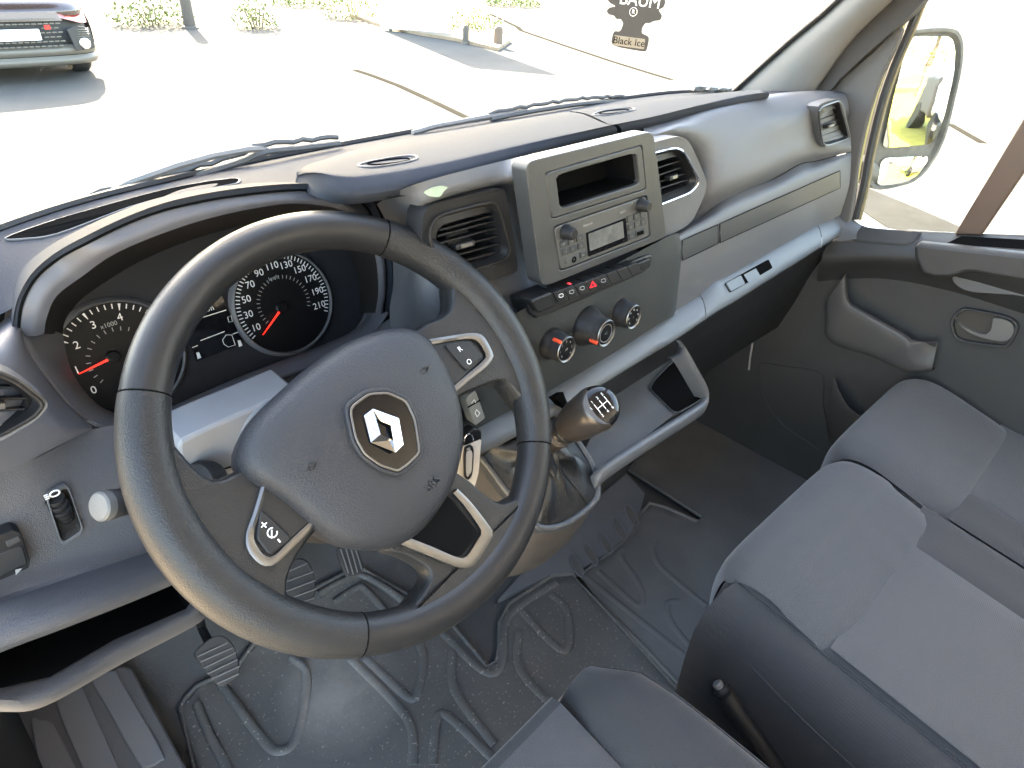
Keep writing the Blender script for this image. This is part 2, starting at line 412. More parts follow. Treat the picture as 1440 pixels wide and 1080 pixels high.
# --- knee panel below
knee = [
 [HY(-60, 692, .14), HY(0, 664, .148), HY(60, 640, .158), HY(130, 604, .195), HY(220, 590, .20), HY(330, 560, .21), HY(460, 505, .215), HY(560, 440, .205)],
 [HY(-60, 770, .135), HY(0, 745, .138), HY(60, 720, .142), HY(140, 690, .15), HY(230, 660, .16), HY(340, 630, .17), HY(470, 590, .17), HY(580, 520, .17)],
 [HY(-60, 850, .13), HY(0, 830, .13), HY(60, 806, .13), HY(150, 775, .13), HY(240, 745, .135), HY(350, 715, .15), HY(480, 670, .16), HY(600, 600, .16)],
 [HY(-60, 866, .122), HY(0, 846, .122), HY(70, 822, .122), HY(160, 792, .124), HY(250, 765, .13), HY(360, 735, .15), HY(480, 690, .16), HY(600, 620, .16)]]
sheet('knee_panel', knee, M_KNEE, dash, ku=4, kv=3)
bol = [
 [HY(-60, 866, .122), HY(0, 846, .122), HY(70, 822, .122), HY(160, 792, .124), HY(240, 768, .13)],
 [HY(-60, 905, .075), HY(0, 878, .078), HY(80, 850, .08), HY(170, 815, .09), HY(250, 783, .105)],
 [HY(-60, 940, .062), HY(0, 908, .064), HY(90, 874, .066), HY(180, 838, .076), HY(262, 800, .095)],
 [HY(-60, 948, .066), HY(0, 918, .068), HY(90, 884, .07), HY(182, 848, .08), HY(268, 812, .10)]]
sheet('knee_bolster', bol, M_KNEE, dash, ku=4, kv=4)
# open cubby: dark liner, lip
lo = [HY(-60, 950, .066), HY(0, 918, .068), HY(90, 884, .07), HY(182, 848, .08), HY(264, 815, .098), HY(273, 838, .098), HY(262, 856, .092), HY(160, 900, .078), HY(70, 952, .06), HY(0, 968, .06), HY(-60, 965, .06)]
bk = [p+Vector((0, .10, -.01)) for p in lo]
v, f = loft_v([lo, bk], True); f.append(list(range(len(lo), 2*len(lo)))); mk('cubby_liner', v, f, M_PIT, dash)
lip = [
 [HY(-60, 963, .062), HY(0, 966, .062), HY(22, 964, .062), HY(70, 950, .064), HY(160, 900, .08), HY(262, 854, .094), HY(274, 834, .10)],
 [HY(-60, 984, .045), HY(0, 984, .045), HY(40, 984, .045), HY(84, 968, .048), HY(165, 918, .066), HY(268, 866, .084), HY(284, 848, .095)],
 [HY(-60, 1000, .055), HY(0, 1000, .055), HY(45, 998, .055), HY(92, 978, .058), HY(172, 932, .074), HY(272, 880, .094), HY(292, 862, .105)],
 [HY(-60, 1000, .12), HY(0, 1000, .12), HY(45, 998, .12), HY(92, 978, .12), HY(172, 932, .13), HY(272, 880, .14), HY(292, 862, .14)]]
sheet('cubby_lip', lip, M_KNEE, dash, ku=4, kv=3)
# --- centre: surface between hood and stack, behind the wheel
cen = [
 [HY(530, 287, .165), HY(562, 268, .098), HY(600, 254, .080), HY(660, 238, .082), HY(708, 226, .090), HY(742, 218, .060)],
 [HY(546, 318, .18), HY(567, 302, .128), HY(596, 288, .082), HY(645, 270, .078), HY(708, 255, .08), HY(746, 240, .045)],
 [HY(551, 345, .185), HY(570, 325, .15), HY(592, 304, .125), HY(645, 284, .125), HY(708, 268, .115), HY(750, 262, .05)],
 [HY(553, 400, .19), HY(572, 380, .16), HY(590, 350, .125), HY(640, 330, .125), HY(722, 312, .115), HY(756, 305, .05)],
 [HY(548, 445, .19), HY(575, 440, .16), HY(600, 420, .11), HY(660, 400, .09), HY(738, 385, .085), HY(764, 376, .05)],
 [HY(560, 520, .18), HY(600, 510, .15), HY(640, 490, .10), HY(690, 470, .075), HY(750, 450, .055), HY(775, 440, .045)]]
sheet('centre_panel', cen, M_DASH, dash, ku=4, kv=4)
# --- central storage box on the deck, and the lid right of it
def topbox(name, farp, topp, botp, zs, right_cap, left_cap):
    A = [HZ(x, y, zs[0]) for x, y in farp]; B = [HZ(x, y, zs[1]) for x, y in topp]; C = [HZ(x, y, zs[2]) for x, y in botp]
    if left_cap == 2:
        A[0] = HZ(417, 248, .944); B[0] = A[0]+Vector((0, -.002, .001)); C[0] = A[0]+Vector((0, -.004, -.001))
    rows = [A, [a.lerp(b, .5)+Vector((0, 0, .004)) for a, b in zip(A, B)], B, [b.lerp(c, .5)+Vector((0, -.004, .004)) for b, c in zip(B, C)], C, [c+Vector((0, .012, -.012)) for c in C]]
    R1 = [cr(r, 4) for r in rows]; cols = [cr([r[j] for r in R1], 3) for j in range(len(R1[0]))]
    R2 = [[c[i] for c in cols] for i in range(len(cols[0]))]
    v, f = loft_v(R2); n = len(R2[0]); k = len(R2)
    f.append([i*n for i in range(k)]); f.append([i*n+n-1 for i in range(k-1, -1, -1)])
    return mk(name, v, f, M_DASHT, dash, angle=50)
topbox('storage_lid', [(424, 243), (444, 230), (500, 211), (580, 193), (690, 174), (796, 157)], [(419, 246), (440, 240), (500, 243), (610, 226), (735, 199), (851, 175)], [(418, 250), (450, 263), (503, 274), (610, 256), (735, 222), (868, 186)], (.935, .9695, .9585), 1, 2)
topbox('storage_lid', [(800, 156), (880, 145), (960, 135), (1020, 131), (1062, 130)], [(855, 174), (912, 163), (976, 148), (1038, 134), (1074, 130)], [(874, 185), (920, 175), (985, 158), (1045, 145), (1080, 137)], (.935, .968, .9575), 1, 1)
def loop_groove(name, L, z, r, m):
    v, f = tube_v(cr(pts(HZ, L, z), 3, True), r, 6, True); return mk(name, v, f, m, dash)
for L, z in () and (([(504, 233), (522, 236), (560, 231), (585, 225), (583, 220), (560, 221), (525, 227)], .9655), ([(834, 162), (850, 163), (875, 159), (892, 155), (888, 152), (865, 154), (845, 157)], .9605)):
    P = pts(HZ, L, z); prism('lid_handle', cr(P, 3, True), (0, 0, -.004), M_DASH, dash); loop_groove('handle_groove', L, z+.0006, .0012, M_DARK)
# --- passenger side
pb = [
 [HY(905, 175, .13), HY(955, 162, .135), HY(1005, 149, .135), HY(1080, 133, .14), HY(1130, 128, .15), HY(1170, 127, .14), HX(1186, 129, .755)],
 [HY(905, 184, .112), HY(955, 171, .112), HY(1005, 158, .112), HY(1080, 141, .118), HY(1130, 134, .122), HY(1165, 131, .115), HX(1190, 135, .765)],
 [HY(905, 203, .10), HY(955, 188, .092), HY(1010, 190, .092), HY(1080, 170, .09), HY(1125, 156, .088), HY(1150, 149, .085), HX(1194, 150, .77)],
 [HY(905, 250, .13), HY(958, 246, .13), HY(1003, 236, .078), HY(1080, 208, .077), HY(1122, 192, .077), HY(1146, 182, .079), HX(1196, 175, .80)],
 [HY(905, 300, .13), HY(955, 300, .12), HY(1003, 275, .070), HY(1080, 240, .068), HY(1122, 218, .07), HY(1148, 212, .075), HX(1197, 202, .77)],
 [HY(925, 338, .09), HY(965, 320, .085), HY(1010, 290, .085), HY(1086, 252, .085), HY(1126, 230, .085), HY(1148, 226, .085), HX(1197, 213, .77)]]
sheet('passenger_panel', pb, M_DASH, dash, ku=4, kv=4)
pl = [
 [HY(940, 330, .082), HY(988, 304, .082), HY(1024, 277, .082), HY(1086, 253, .082), HY(1126, 231, .082), HY(1148, 227, .082), HX(1197, 214, .775)],
 [HY(935, 345, .058), HY(990, 318, .058), HY(1030, 298, .058), HY(1090, 270, .058), HY(1130, 250, .058), HY(1150, 242, .058), HX(1197, 225, .775)],
 [HY(925, 395, .050), HY(985, 368, .050), HY(1030, 345, .050), HY(1090, 315, .050), HY(1130, 292, .050), HY(1150, 284, .050), HX(1194, 262, .775)],
 [HY(905, 470, .046), HY(985, 420, .046), HY(1040, 385, .046), HY(1090, 353, .046), HY(1130, 329, .046), HY(1152, 317, .046), HX(1182, 302, .775)]]
sheet('glovebox_panel', pl, M_DASH, dash, ku=4, kv=4)
gp = plane((0, .0545, .75), (0, -1, .06))
def inlay(name, L, off, m, d=.004, **k):
    return prism(name, rnd(pts(gp, L, off), .06, 1), (0, d, 0), m, dash, **k)
# right end face of the dash
prism('end_face', [Vector((.772, .11, .90)), Vector((.774, .2, .90)), Vector((.774, .3, .86)), Vector((.774, .3, .60)), Vector((.774, .07, .66)), Vector((.774, .085, .84))], (.006, 0, 0), M_DARK, dash)
box('dash_core', (.28, .27, .76), .98, .20, .27, M_DARK, dash); box('dash_core', (-.5, .37, .75), .60, .03, .27, M_DARK, dash)
# --- stack face below the fascia, down to the ledge
sp = [
 [ST(640, 480, -.012), ST(700, 455, -.006), ST(745, 430, 0), ST(840, 385, 0), ST(915, 345, 0), ST(945, 330, -.004), ST(955, 328, -.012)],
 [ST(645, 530, -.012), ST(705, 505, -.006), ST(760, 475, 0), ST(850, 428, .002), ST(925, 385, .002), ST(950, 365, -.003), ST(958, 362, -.012)],
 [ST(650, 580, -.012), ST(710, 552, -.006), ST(772, 522, 0), ST(860, 475, .002), ST(920, 438, .002), ST(945, 424, -.003), ST(952, 420, -.012)],
 [ST(655, 612, -.012), ST(712, 580, -.006), ST(775, 548, 0), ST(862, 497, .001), ST(915, 463, .001), ST(940, 448, -.003), ST(948, 444, -.012)]]
sheet('stack_panel', sp, M_STACK, dash, ku=4, kv=4)
# --- pale ledge strip
LT = [(560, 665), (640, 614), (700, 581), (772, 546), (850, 498), (915, 460), (945, 442), (985, 417), (1005, 399), (1020, 392), (1060, 370), (1110, 341), (1150, 318), (1178, 303)]
LB = [(566, 700), (645, 648), (705, 618), (776, 580), (856, 530), (922, 490), (952, 472), (992, 445), (1015, 430), (1028, 423), (1068, 398), (1118, 367), (1155, 344), (1182, 327)]
A = [HY(x, y, .044) for x, y in LT]; B = [HY(x, y, .018) for x, y in LB]
def strip(name, i0, i1):
    a = A[i0:i1]; b = B[i0:i1]
    rows = [[p+Vector((0, .012, .0)) for p in a], a, [p.lerp(q, .5)+Vector((0, -.002, .002)) for p, q in zip(a, b)], b, [q+Vector((0, .006, -.012)) for q in b], [q+Vector((0, .06, -.03)) for q in b]]
    return sheet(name, rows, M_LEDGE, dash, ku=3, kv=3, angle=70)
strip('ledge_strip', 0, 8); 
A[7] = A[7]+Vector((.002, 0, 0)); B[7] = B[7]+Vector((.002, 0, 0))
strip('ledge_strip', 7, 13)
A[12] = A[12]+Vector((.003, 0, 0)); B[12] = B[12]+Vector((.003, 0, 0))
strip('ledge_strip', 12, 14)
# underside of the dash, dark
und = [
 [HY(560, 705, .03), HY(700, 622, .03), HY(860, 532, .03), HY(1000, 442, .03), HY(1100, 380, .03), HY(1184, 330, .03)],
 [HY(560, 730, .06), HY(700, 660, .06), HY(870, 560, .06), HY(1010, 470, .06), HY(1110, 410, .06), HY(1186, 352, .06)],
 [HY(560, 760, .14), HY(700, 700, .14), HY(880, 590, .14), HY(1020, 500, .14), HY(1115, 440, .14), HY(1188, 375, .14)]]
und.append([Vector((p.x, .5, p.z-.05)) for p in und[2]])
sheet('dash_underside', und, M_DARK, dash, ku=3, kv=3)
from mathutils.bvhtree import BVHTree
# ------------------------------------------------------------------ steering wheel (local coordinates a, b on the wheel plane, h towards the driver)
M_RIM = mat('wheel_vinyl', (.013, .013, .0135), .38, .14, 1500, spec=.32, kind='leather', var=.25, vs=12)
M_GRIP = mat('wheel_grip_vinyl', (.014, .0145, .015), .40, .38, 850, spec=.32, kind='leather', var=.2, vs=12)
M_PAD = mat('airbag_vinyl', (.020, .0215, .025), .48, .5, 800, spec=.35, kind='leather', var=.15, vs=10)
whl = thing('steering_wheel', 'black three spoke steering wheel with satin trims and diamond badge', 'steering wheel', tuple(WC))
def arc(name, a0, a1, m, rt, bulge):
    n = int((a1-a0)/3); rows = []
    for i in range(n+1):
        t = a0+(a1-a0)*i/n; s = math.sin(math.pi*i/n)
        r = rt+bulge*s; ring = []
        for j in range(16):
            q = 2*math.pi*j/16
            rad = .177+math.cos(q)*r*(1.0)-(bulge*.8*s if math.cos(q) < 0 else 0)
            ring.append(w3(rad*math.cos(R_(t)), rad*math.sin(R_(t)), math.sin(q)*r*1.05))
        rows.append(ring)
    v, f = loft_v(rows, True); f.append(list(range(16))); f.append(list(range(n*16, n*16+16)))
    return mk(name, v, f, m, whl, angle=60)
S = [59.5, 149.5, 238.5, 327.5]
arc('rim_section', S[0]+.25, S[1]-.25, M_RIM, .0172, 0)
arc('rim_section', S[1]+.25, S[2]-.25, M_GRIP, .0176, .0022)
arc('rim_section', S[2]+.25, S[3]-.25, M_RIM, .0172, .0008)
arc('rim_section', S[3]+.25, S[0]+360-.25, M_GRIP, .0176, .0022)
for a in S:
    c = w3(.177*math.cos(R_(a)), .177*math.sin(R_(a))); ring = [w3((.177+.0166*math.cos(q))*math.cos(R_(a)), (.177+.0166*math.cos(q))*math.sin(R_(a)), .0174*math.sin(q)) for q in [2*math.pi*j/20 for j in range(20)]]
    v, f = tube_v(ring, .0011, 5, True); mk('rim_seam', v, f, M_PIT, whl)
def spoke(name, L, m=M_GRIP):
    P = [w3(a, b, .010) for a, b in L]; c = centroid(P)
    Q = cr(P, 3, True); n = len(Q)
    rows = []
    for h, ins in ((-.022, .004), (-.016, .001), (-.006, 0), (.002, .0008), (.0065, .0026), (.0085, .0048)):
        rows.append([q+WN*(h-.010+(.004 if h > 0 else 0)*max(0, min(1, ((q-WC)-WN*(q-WC).dot(WN)).length/.02-7.6))) for q in inset(Q, ins)])
    v, f = loft_v(rows, True); f.append(list(range((len(rows)-1)*n, len(rows)*n)))
    return mk(name, v, f, m, whl, angle=75)
spoke('spoke', [(-.158, .072), (-.147, .034), (-.138, .014), (-.12, .012), (-.09, .012), (-.06, -.01), (-.07, -.05), (-.095, -.062), (-.116, -.074), (-.127, -.088), (-.135, -.112), (-.15, -.105), (-.168, -.066), (-.178, -.02), (-.176, .03)])
spoke('spoke', [(.06, .05), (.085, .062), (.110, .063), (.125, .071), (.138, .096), (.152, .096), (.17, .05), (.178, 0), (.170, -.055), (.155, -.06), (.148, -.034), (.142, -.023), (.125, -.019), (.09, -.017), (.06, -.02), (.05, .01)])
spoke('spoke', [(.03, -.06), (.055, -.082), (.068, -.108), (.080, -.124), (.098, -.128), (.122, -.130), (.10, -.15), (.06, -.168), (.0, -.178), (-.05, -.172), (-.07, -.160), (-.045, -.153), (-.026, -.147), (-.020, -.138), (-.03, -.12), (-.045, -.10), (-.03, -.07)])
# airbag pad: outline hit on the plane 12 mm above the rim plane
pad_px = [(334, 648), (341, 615), (362, 582), (400, 545), (436, 514), (480, 485), (530, 465), (566, 460), (590, 466), (608, 483), (626, 512), (643, 552), (651, 592), (650, 636), (636, 684), (614, 722), (590, 750), (562, 768), (525, 775), (482, 768), (440, 742), (395, 704), (352, 676)]
PD = resamp(cr([WP(x, y, .012) for x, y in pad_px], 4, True), 72); PDc = WP(512, 622, .012)
rows = []
for s, h in ((.96, -.03), (.99, -.012), (1.0, .006), (.985, .014), (.93, .0215), (.86, .0245), (.74, .0275), (.55, .030), (.3, .0315), (.1, .032)):
    rows.append([PDc+(p-PDc)*s+WN*(h-.012) for p in PD])
v, f = loft_v(rows, True); f.append(list(range((len(rows)-1)*72, len(rows)*72))); pad = mk('airbag_pad', v, f, M_PAD, whl, angle=80)
# satin U trims with the switch blocks
def utrim(name, outer, inner, h, d, m, par=whl):
    n = 30; O = resamp(cr([w3(a, b, h) for a, b in outer], 5), n, False); I = resamp(cr([w3(a, b, h) for a, b in inner], 5), n, False)
    v, f = loft_v([[p-WN*d for p in O], O, [o.lerp(i, .5)+WN*.0012 for o, i in zip(O, I)], I, [p-WN*d for p in I]]); return mk(name, v, f, m, par, angle=50)
def lw(L, h=.009): return [((WP(x, y, h)-WC).dot(WU), (WP(x, y, h)-WC).dot(WV)) for x, y in L]
utrim('switch_trim', lw([(366, 682), (354, 722), (344, 752), (347, 774), (362, 792), (378, 796), (392, 788), (418, 762), (442, 738)]), lw([(373, 688), (363, 722), (355, 748), (357, 764), (368, 780), (379, 783), (389, 777), (413, 753), (438, 730)]), .0135, .010, M_SATIN)
utrim('switch_trim', lw([(600, 479), (630, 474), (660, 470), (676, 474), (688, 494), (690, 504), (680, 518), (660, 534), (638, 552)]), lw([(605, 486), (632, 481), (658, 478), (669, 482), (679, 498), (680, 504), (672, 513), (655, 527), (634, 545)]), .0135, .010, M_SATIN)
utrim('lower_trim', lw([(640, 688), (660, 708), (686, 742), (690, 752), (684, 764), (666, 792), (650, 799), (632, 795), (600, 782), (556, 764)]), lw([(634, 694), (650, 712), (671, 742), (674, 750), (669, 758), (655, 780), (646, 785), (632, 781), (602, 768), (560, 752)]), .0135, .012, M_SATIN)
def plate(name, L, h, d, m, par=whl, r=.15, **k):
    return prism(name, rnd([w3(a, b, h) for a, b in lw(L, h)], r, 3), -WN*d, m, par, **k)
plate('switch_base', [(374, 684), (358, 756), (379, 783), (440, 728), (430, 700)], .0122, .006, M_DARK)
plate('switch_base', [(600, 486), (660, 478), (681, 502), (636, 543), (612, 520)], .0122, .006, M_DARK)
plate('lower_inlay', [(628, 694), (674, 750), (646, 785), (560, 750), (580, 720)], .0122, .004, M_PIT)
b1 = plate('switch_button', [(366, 714), (412, 757), (383, 780), (376, 778), (361, 757)], .0145, .004, M_DARK, bevel=.0012)
b2 = plate('switch_button', [(625, 484), (659, 480), (678, 501), (657, 522)], .0145, .004, M_DARK, bevel=.0012)
wd = WU*math.cos(R_(13))+WV*math.sin(R_(13)); we = WV*math.cos(R_(13))-WU*math.sin(R_(13))
for s, x, y, z in (('+', 372, 739, .011), ('-', 394, 759, .013)): text('marking', s, WP(x, y, .0150), we*-1 if s == '-' else wd, wd if s == '-' else we, z, M_WHITE, b1)
c = WP(383, 749, .0151); ring = [c+wd*(.0036*math.cos(q))+we*(.0036*math.sin(q)) for q in [2*math.pi*i/16 for i in range(2, 16)]]
v, f = joinv([tube_v(ring, .0005, 5), tube_v([c-wd*.003-we*.003, c+wd*.001+we*.002], .0005, 5)]); mk('marking', v, f, M_WHITE, b1)
for s, x, y in (('R', 647, 491), ('O', 660, 509)): text('marking', s, WP(x, y, .0150), wd, we, .0075, M_WHITE, b2)
# badge
EM = [(489, 573), (517, 552), (545, 550), (572, 562), (585, 590), (592, 638), (575, 655), (560, 665), (535, 657), (511, 640), (498, 617)]
HB = .0375
E0 = [WP(x, y, HB-.002) for x, y in EM]; E0 = rnd(E0, .22, 2); ec = centroid(E0)
frame('badge_well', grow(E0, 1.09), grow(E0, .99), -WN*.010, M_PAD, whl, bevel=.001)
bd = prism('badge', grow(E0, 1.0), -WN*.008, M_PIANO, whl)
frame('badge_frame', [p+WN*.001 for p in grow(E0, .985)], [p+WN*.001 for p in grow(E0, .925)], -WN*.003, M_SATIN, bd, bevel=.0004)
def eb(x, y, h): return WP(460+x*.1481, 520+y*.1481, HB+h)
Af, Bf, Cf, Df, Ef, Ff = eb(350, 435, 0), eb(435, 370, .0035), eb(680, 460, 0), eb(725, 710, 0), eb(650, 785, .0035), eb(415, 690, 0)
a_, b_, c_, d_ = eb(470, 472, .0), eb(606, 525, .0035), eb(625, 668, 0), eb(508, 612, .0035)
V = [Af, Bf, d_, Ff, Bf, Cf, b_, a_, Cf, Df, Ef, b_, Ff, d_, c_, Ef, Bf, a_, d_, b_, c_, Ef]
mk('diamond_emblem', V, [[0, 1, 2, 3], [4, 5, 6, 7], [8, 9, 10, 11], [12, 13, 14, 15], [16, 17, 18], [19, 20, 21]], mat('emblem_chrome', (.42, .415, .41), .12, metal=1), bd, smooth=False)
def PADH(x, y):
    b_ = BVHTree.FromPolygons([q.co.copy() for q in pad.data.vertices], [q.vertices[:] for q in pad.data.polygons]); l_ = b_.ray_cast(CAM, ray(x, y).normalized())[0]
    return (l_-WC).dot(WN)+.0002 if l_ else .027
for x, y, s in ((598, 520, 1), (440, 655, 1)):
    o = WP(x, y, .0); 
    P = [WP(x+dx, y+dy, PADH(x, y)) for dx, dy in ((-8, 4), (-5, -1), (5, -5), (1, 3), (-4, 5))]
    tube('horn_mark', P, .0011, M_DARK, pad, n=5, closed=True)
text('airbag_mark', 'SRS', WP(608, 680, PADH(608, 680)), wd, we, .011, M_PAD, pad, depth=.0012)
# ------------------------------------------------------------------ instrument cluster
clu = thing('instrument_cluster', 'dark instrument cluster with rev counter, screen and speedometer behind steering wheel', 'gauge cluster', (-.47, .3, .74))
DN = Vector((0, -math.cos(R_(20)), math.sin(R_(20)))); DV = Vector((0, math.sin(R_(20)), math.cos(R_(20)))); DU = Vector((1, 0, 0))
DP = plane((0, .30, .80), DN)
M_CLU = mat('cluster_face', (.019, .0195, .022), .5, .15, 1500, spec=.2, var=.1, vs=20)
M_DIAL = mat('dial_black', (.006, .006, .0065), .35, spec=.15)
bp_ = [DP(x, y, -.004) for x, y in ((70, 470), (75, 430), (120, 380), (200, 340), (330, 300), (450, 300), (540, 340), (560, 420), (540, 480), (440, 520), (340, 560), (240, 600), (150, 610), (90, 540))]
prism('cluster_plate', cr(bp_, 3, True), -DN*.006, M_CLU, clu)
def disc(c, r, h0, h1, name, m, par=clu, n=48):
    return mk(name, *prism_v([c+DU*(r*math.cos(2*math.pi*i/n))+DV*(r*math.sin(2*math.pi*i/n))+DN*h1 for i in range(n)], -DN*(h1-h0)), m, par)
def gauge(cpx, rpx, nums, step_m, sub, needle, name, unit, upx, rn, prefix):
    c = DP(*cpx); r = (DP(*rpx)-c).length
    d = disc(c, r, -.002, .001, name, M_DIAL)
    v, f = lathe_v([(r, 0), (r, .004), (r*1.015, .0055), (r*1.05, .004), (r*1.09, -.002), (r, -.002)], c, DN, 56); mk('dial_ring', v, f, mat('dial_ring_grey', (.13, .13, .135), .35), d)
    def ang(p): q = DP(*p)-c; return math.atan2(q.dot(DV), q.dot(DU))
    a0 = ang(nums[0][1]); a1 = ang(nums[1][1]); n = nums[1][0]-nums[0][0]
    if prefix == 's': tot = (a0-a1) % (2*math.pi)
    else: tot = (a0-a1) % (2*math.pi)
    per = tot/n; parts = []; inner = []
    lo, hi, minor = nums[2]
    k = lo
    i = 0
    while k <= hi+1e-6:
        a = a0-per*(k-nums[0][0]); dr = DU*math.cos(a)+DV*math.sin(a); tg = DN.cross(dr)
        maj = abs((k-step_m[0])/step_m[1]-round((k-step_m[0])/step_m[1])) < 1e-3
        w = .0013 if maj else .00055; L = .12 if maj else .085
        p0 = c+dr*r*.965+DN*.0014; p1 = c+dr*r*(.965-L)+DN*.0014
        parts.append(([p0-tg*w, p0+tg*w, p1+tg*(w*.25 if maj else w), p1-tg*(w*.25 if maj else w)], [[0, 1, 2, 3]]))
        if i % 2 == 0:
            q0 = c+dr*r*.56+DN*.0014; q1 = c+dr*r*.49+DN*.0014
            inner.append(([q0-tg*.0004, q0+tg*.0004, q1+tg*.0004, q1-tg*.0004], [[0, 1, 2, 3]]))
        k += minor; i += 1
    mk('scale_marks', *joinv(parts), M_WHITE, d, smooth=False); mk('inner_scale', *joinv(inner), M_GREYP, d, smooth=False)
    k = nums[3][0]
    for s in nums[3]:
        a = a0-per*(s-nums[0][0]); text('numeral', str(s), c+(DU*math.cos(a)+DV*math.sin(a))*r*rn+DN*.0015, DU, DV, r*.19, M_WHITE, d)
    text('unit_mark', unit, DP(*upx, .0015), DU, DV, r*.11, M_GREYP, d)
    p0, p1 = DP(*needle[0], .005), DP(*needle[1], .004); t = (p1-p0).normalized(); s = DN.cross(t)
    mk('needle', *joinv([prism_v([p0-s*.0013, p0+s*.0013, p1+s*.0004, p1-s*.0004], -DN*.001)]), M_REDN, d, smooth=False)
    lathe('needle_hub', [(r*.12, 0), (r*.12, .004), (r*.09, .0055)], p0-DN*.005, DN, M_DIAL, d, n=20)
    return c, r
gauge((399, 426), (463, 427), [(10, (366, 455)), (210, (444, 429)), (4, 216, 4), (10, 30, 50, 70, 90, 110, 130, 150, 170, 190, 210)], (10, 20), 5, ((397, 433), (370, 471)), 'speedometer_dial', 'km/h', (385, 391), .76, 's')
gauge((172, 503), (172, 424), [(0, (138, 541)), (4, (168, 443)), (0, 6.01, .2), (0, 1, 2, 3, 4, 5, 6)], (0, 1), 5, ((160, 502), (111, 526)), 'rev_counter_dial', 'x1000', (153, 457), .72, 't')
scr = prism('trip_screen', [DP(x, y, .002) for x, y in ((250, 432), (309, 409), (342, 483), (277, 508))], -DN*.004, M_PIANO, clu)
def sl_(a, b, w, m): p, q = DP(*a, .0025), DP(*b, .0025); s = DN.cross((q-p).normalized())*w; return mk('screen_line', [p-s, p+s, q+s, q-s], [[0, 1, 2, 3]], m, scr, smooth=False)
M_SCR = mat('screen_print', (.7, .7, .66), .6)
for a, b in (((270, 451), (318, 436)), ((282, 479), (316, 466)), ((327, 470), (335, 467)), ((270, 489), (278, 486))): sl_(a, b, .0004, M_SCR)
text('screen_text', '14.6km', DP(285, 437, .0025), DU, DV, .0085, M_SCR, scr)
for L in ([(313, 478), (318, 471), (326, 471), (331, 485), (321, 488), (315, 484)], [(320, 446), (325, 444), (327, 452), (322, 453)]):
    tube('screen_icon', [DP(x, y, .0026) for x, y in L], .0004, M_SCR, scr, n=4, closed=True)
for x, y in ((337, 483), (279, 500)): mk('screen_icon', [DP(x-3, y-4, .0026), DP(x+1, y-5, .0026), DP(x+4, y+3, .0026), DP(x-1, y+5, .0026)], [[0, 1, 2, 3]], M_SCR, scr, smooth=False)
# ------------------------------------------------------------------ radio fascia, radio, switch row, heater knobs
SX = Vector((1, 0, 0)); SZ = STN.cross(SX).normalized()
if SZ.z < 0: SZ = -SZ
def quad(L, off): return [ST(x, y, off) for x, y in L]
def pan(name, L, off, d, m, par, r=.06, bev=.001, k=2): return prism(name, rnd(quad(L, off), r, k), -STN*d, m, par, bevel=bev)
fas = [(739, 228), (919, 184), (938, 333), (762, 405)]
FO = .011
O = rnd(quad(fas, FO), .07, 4)
# housing ring with a real pocket and radio slot: two frames side by side in one face
def fascia_part():
    hole1 = quad([(767, 243), (903, 204), (909, 266), (776, 308)], FO); hole2 = quad([(778, 319), (910, 274), (915, 333), (788, 382)], FO)
    Oq = quad(fas, FO)
    bm = bmesh.new()
    def lp(P): 
        vs = [bm.verts.new(p) for p in P]; return [bm.edges.new((vs[i], vs[(i+1) % len(vs)])) for i in range(len(vs))]
    E_ = lp(O)+lp(rnd(hole1, .04, 2))+lp(rnd(hole2, .05, 2))
    bmesh.ops.triangle_fill(bm, use_beauty=True, use_dissolve=False, edges=E_)
    r = bmesh.ops.extrude_face_region(bm, geom=bm.faces[:])
    bmesh.ops.translate(bm, vec=-STN*.022, verts=[g for g in r['geom'] if isinstance(g, bmesh.types.BMVert)])
    bmesh.ops.recalc_face_normals(bm, faces=bm.faces)
    for e in bm.edges:
        if len(e.link_faces) == 2 and e.calc_face_angle(0) > R_(35): e.smooth = False
    me = bpy.data.meshes.new('radio_fascia'); bm.to_mesh(me); bm.free()
    return finish('radio_fascia', me, M_FASC, dash, bevel=.0025, seg=3, angle=50)
fascia_part()
fr = [(767.6, 243.6), (902.4, 204.8), (908.2, 265.6), (776.6, 307.2)]; po = [(781, 245.5), (896, 213), (899, 258), (786, 294)]
po = [(782, 247), (895, 214.5), (900, 258.5), (788, 294)]
tray = thing('phone_tray', 'black open oblong tray above the radio in the centre fascia', 'tray', tuple(ST(840, 260, -.02)))
O1 = resamp(rnd(quad(fr, FO+.001), .04, 3), 64); I1 = resamp(rnd(quad(po, FO+.001), .10, 3), 64)
frame('tray_frame', O1, I1, -STN*.012, M_FASC, tray, bevel=.0012)
bk = [p-STN*.045+SZ*.0 for p in grow(I1, .93)]
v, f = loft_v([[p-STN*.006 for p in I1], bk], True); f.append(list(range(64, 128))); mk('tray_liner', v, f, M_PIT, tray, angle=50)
rad = thing('car_radio', 'dark grey car radio with two knobs, small display and keypads', 'radio', tuple(ST(845, 328, -.02)))
M_RAD = mat('radio_plastic', (.062, .063, .062), .42, .12, 2000, var=.1, vs=30)
RO = FO-.001
pan('faceplate', [(779.5, 319.8), (909, 275.6), (913.5, 332), (788.8, 380)], RO, .02, M_RAD, rad, bev=.0012)
def on(x, y, h=0): return ST(x, y, RO+h)
dsp = pan('display', [(825, 327.5), (880, 306.5), (883, 339), (828, 361)], RO+.0012, .003, M_PIANO, rad, r=.02, bev=0)
pan('display_glass', [(828, 329), (876, 311), (878, 334), (830, 353)], RO+.0018, .001, mat('lcd_grey', (.085, .09, .088), .22, var=.6, vs=60), dsp, r=.03, bev=0)
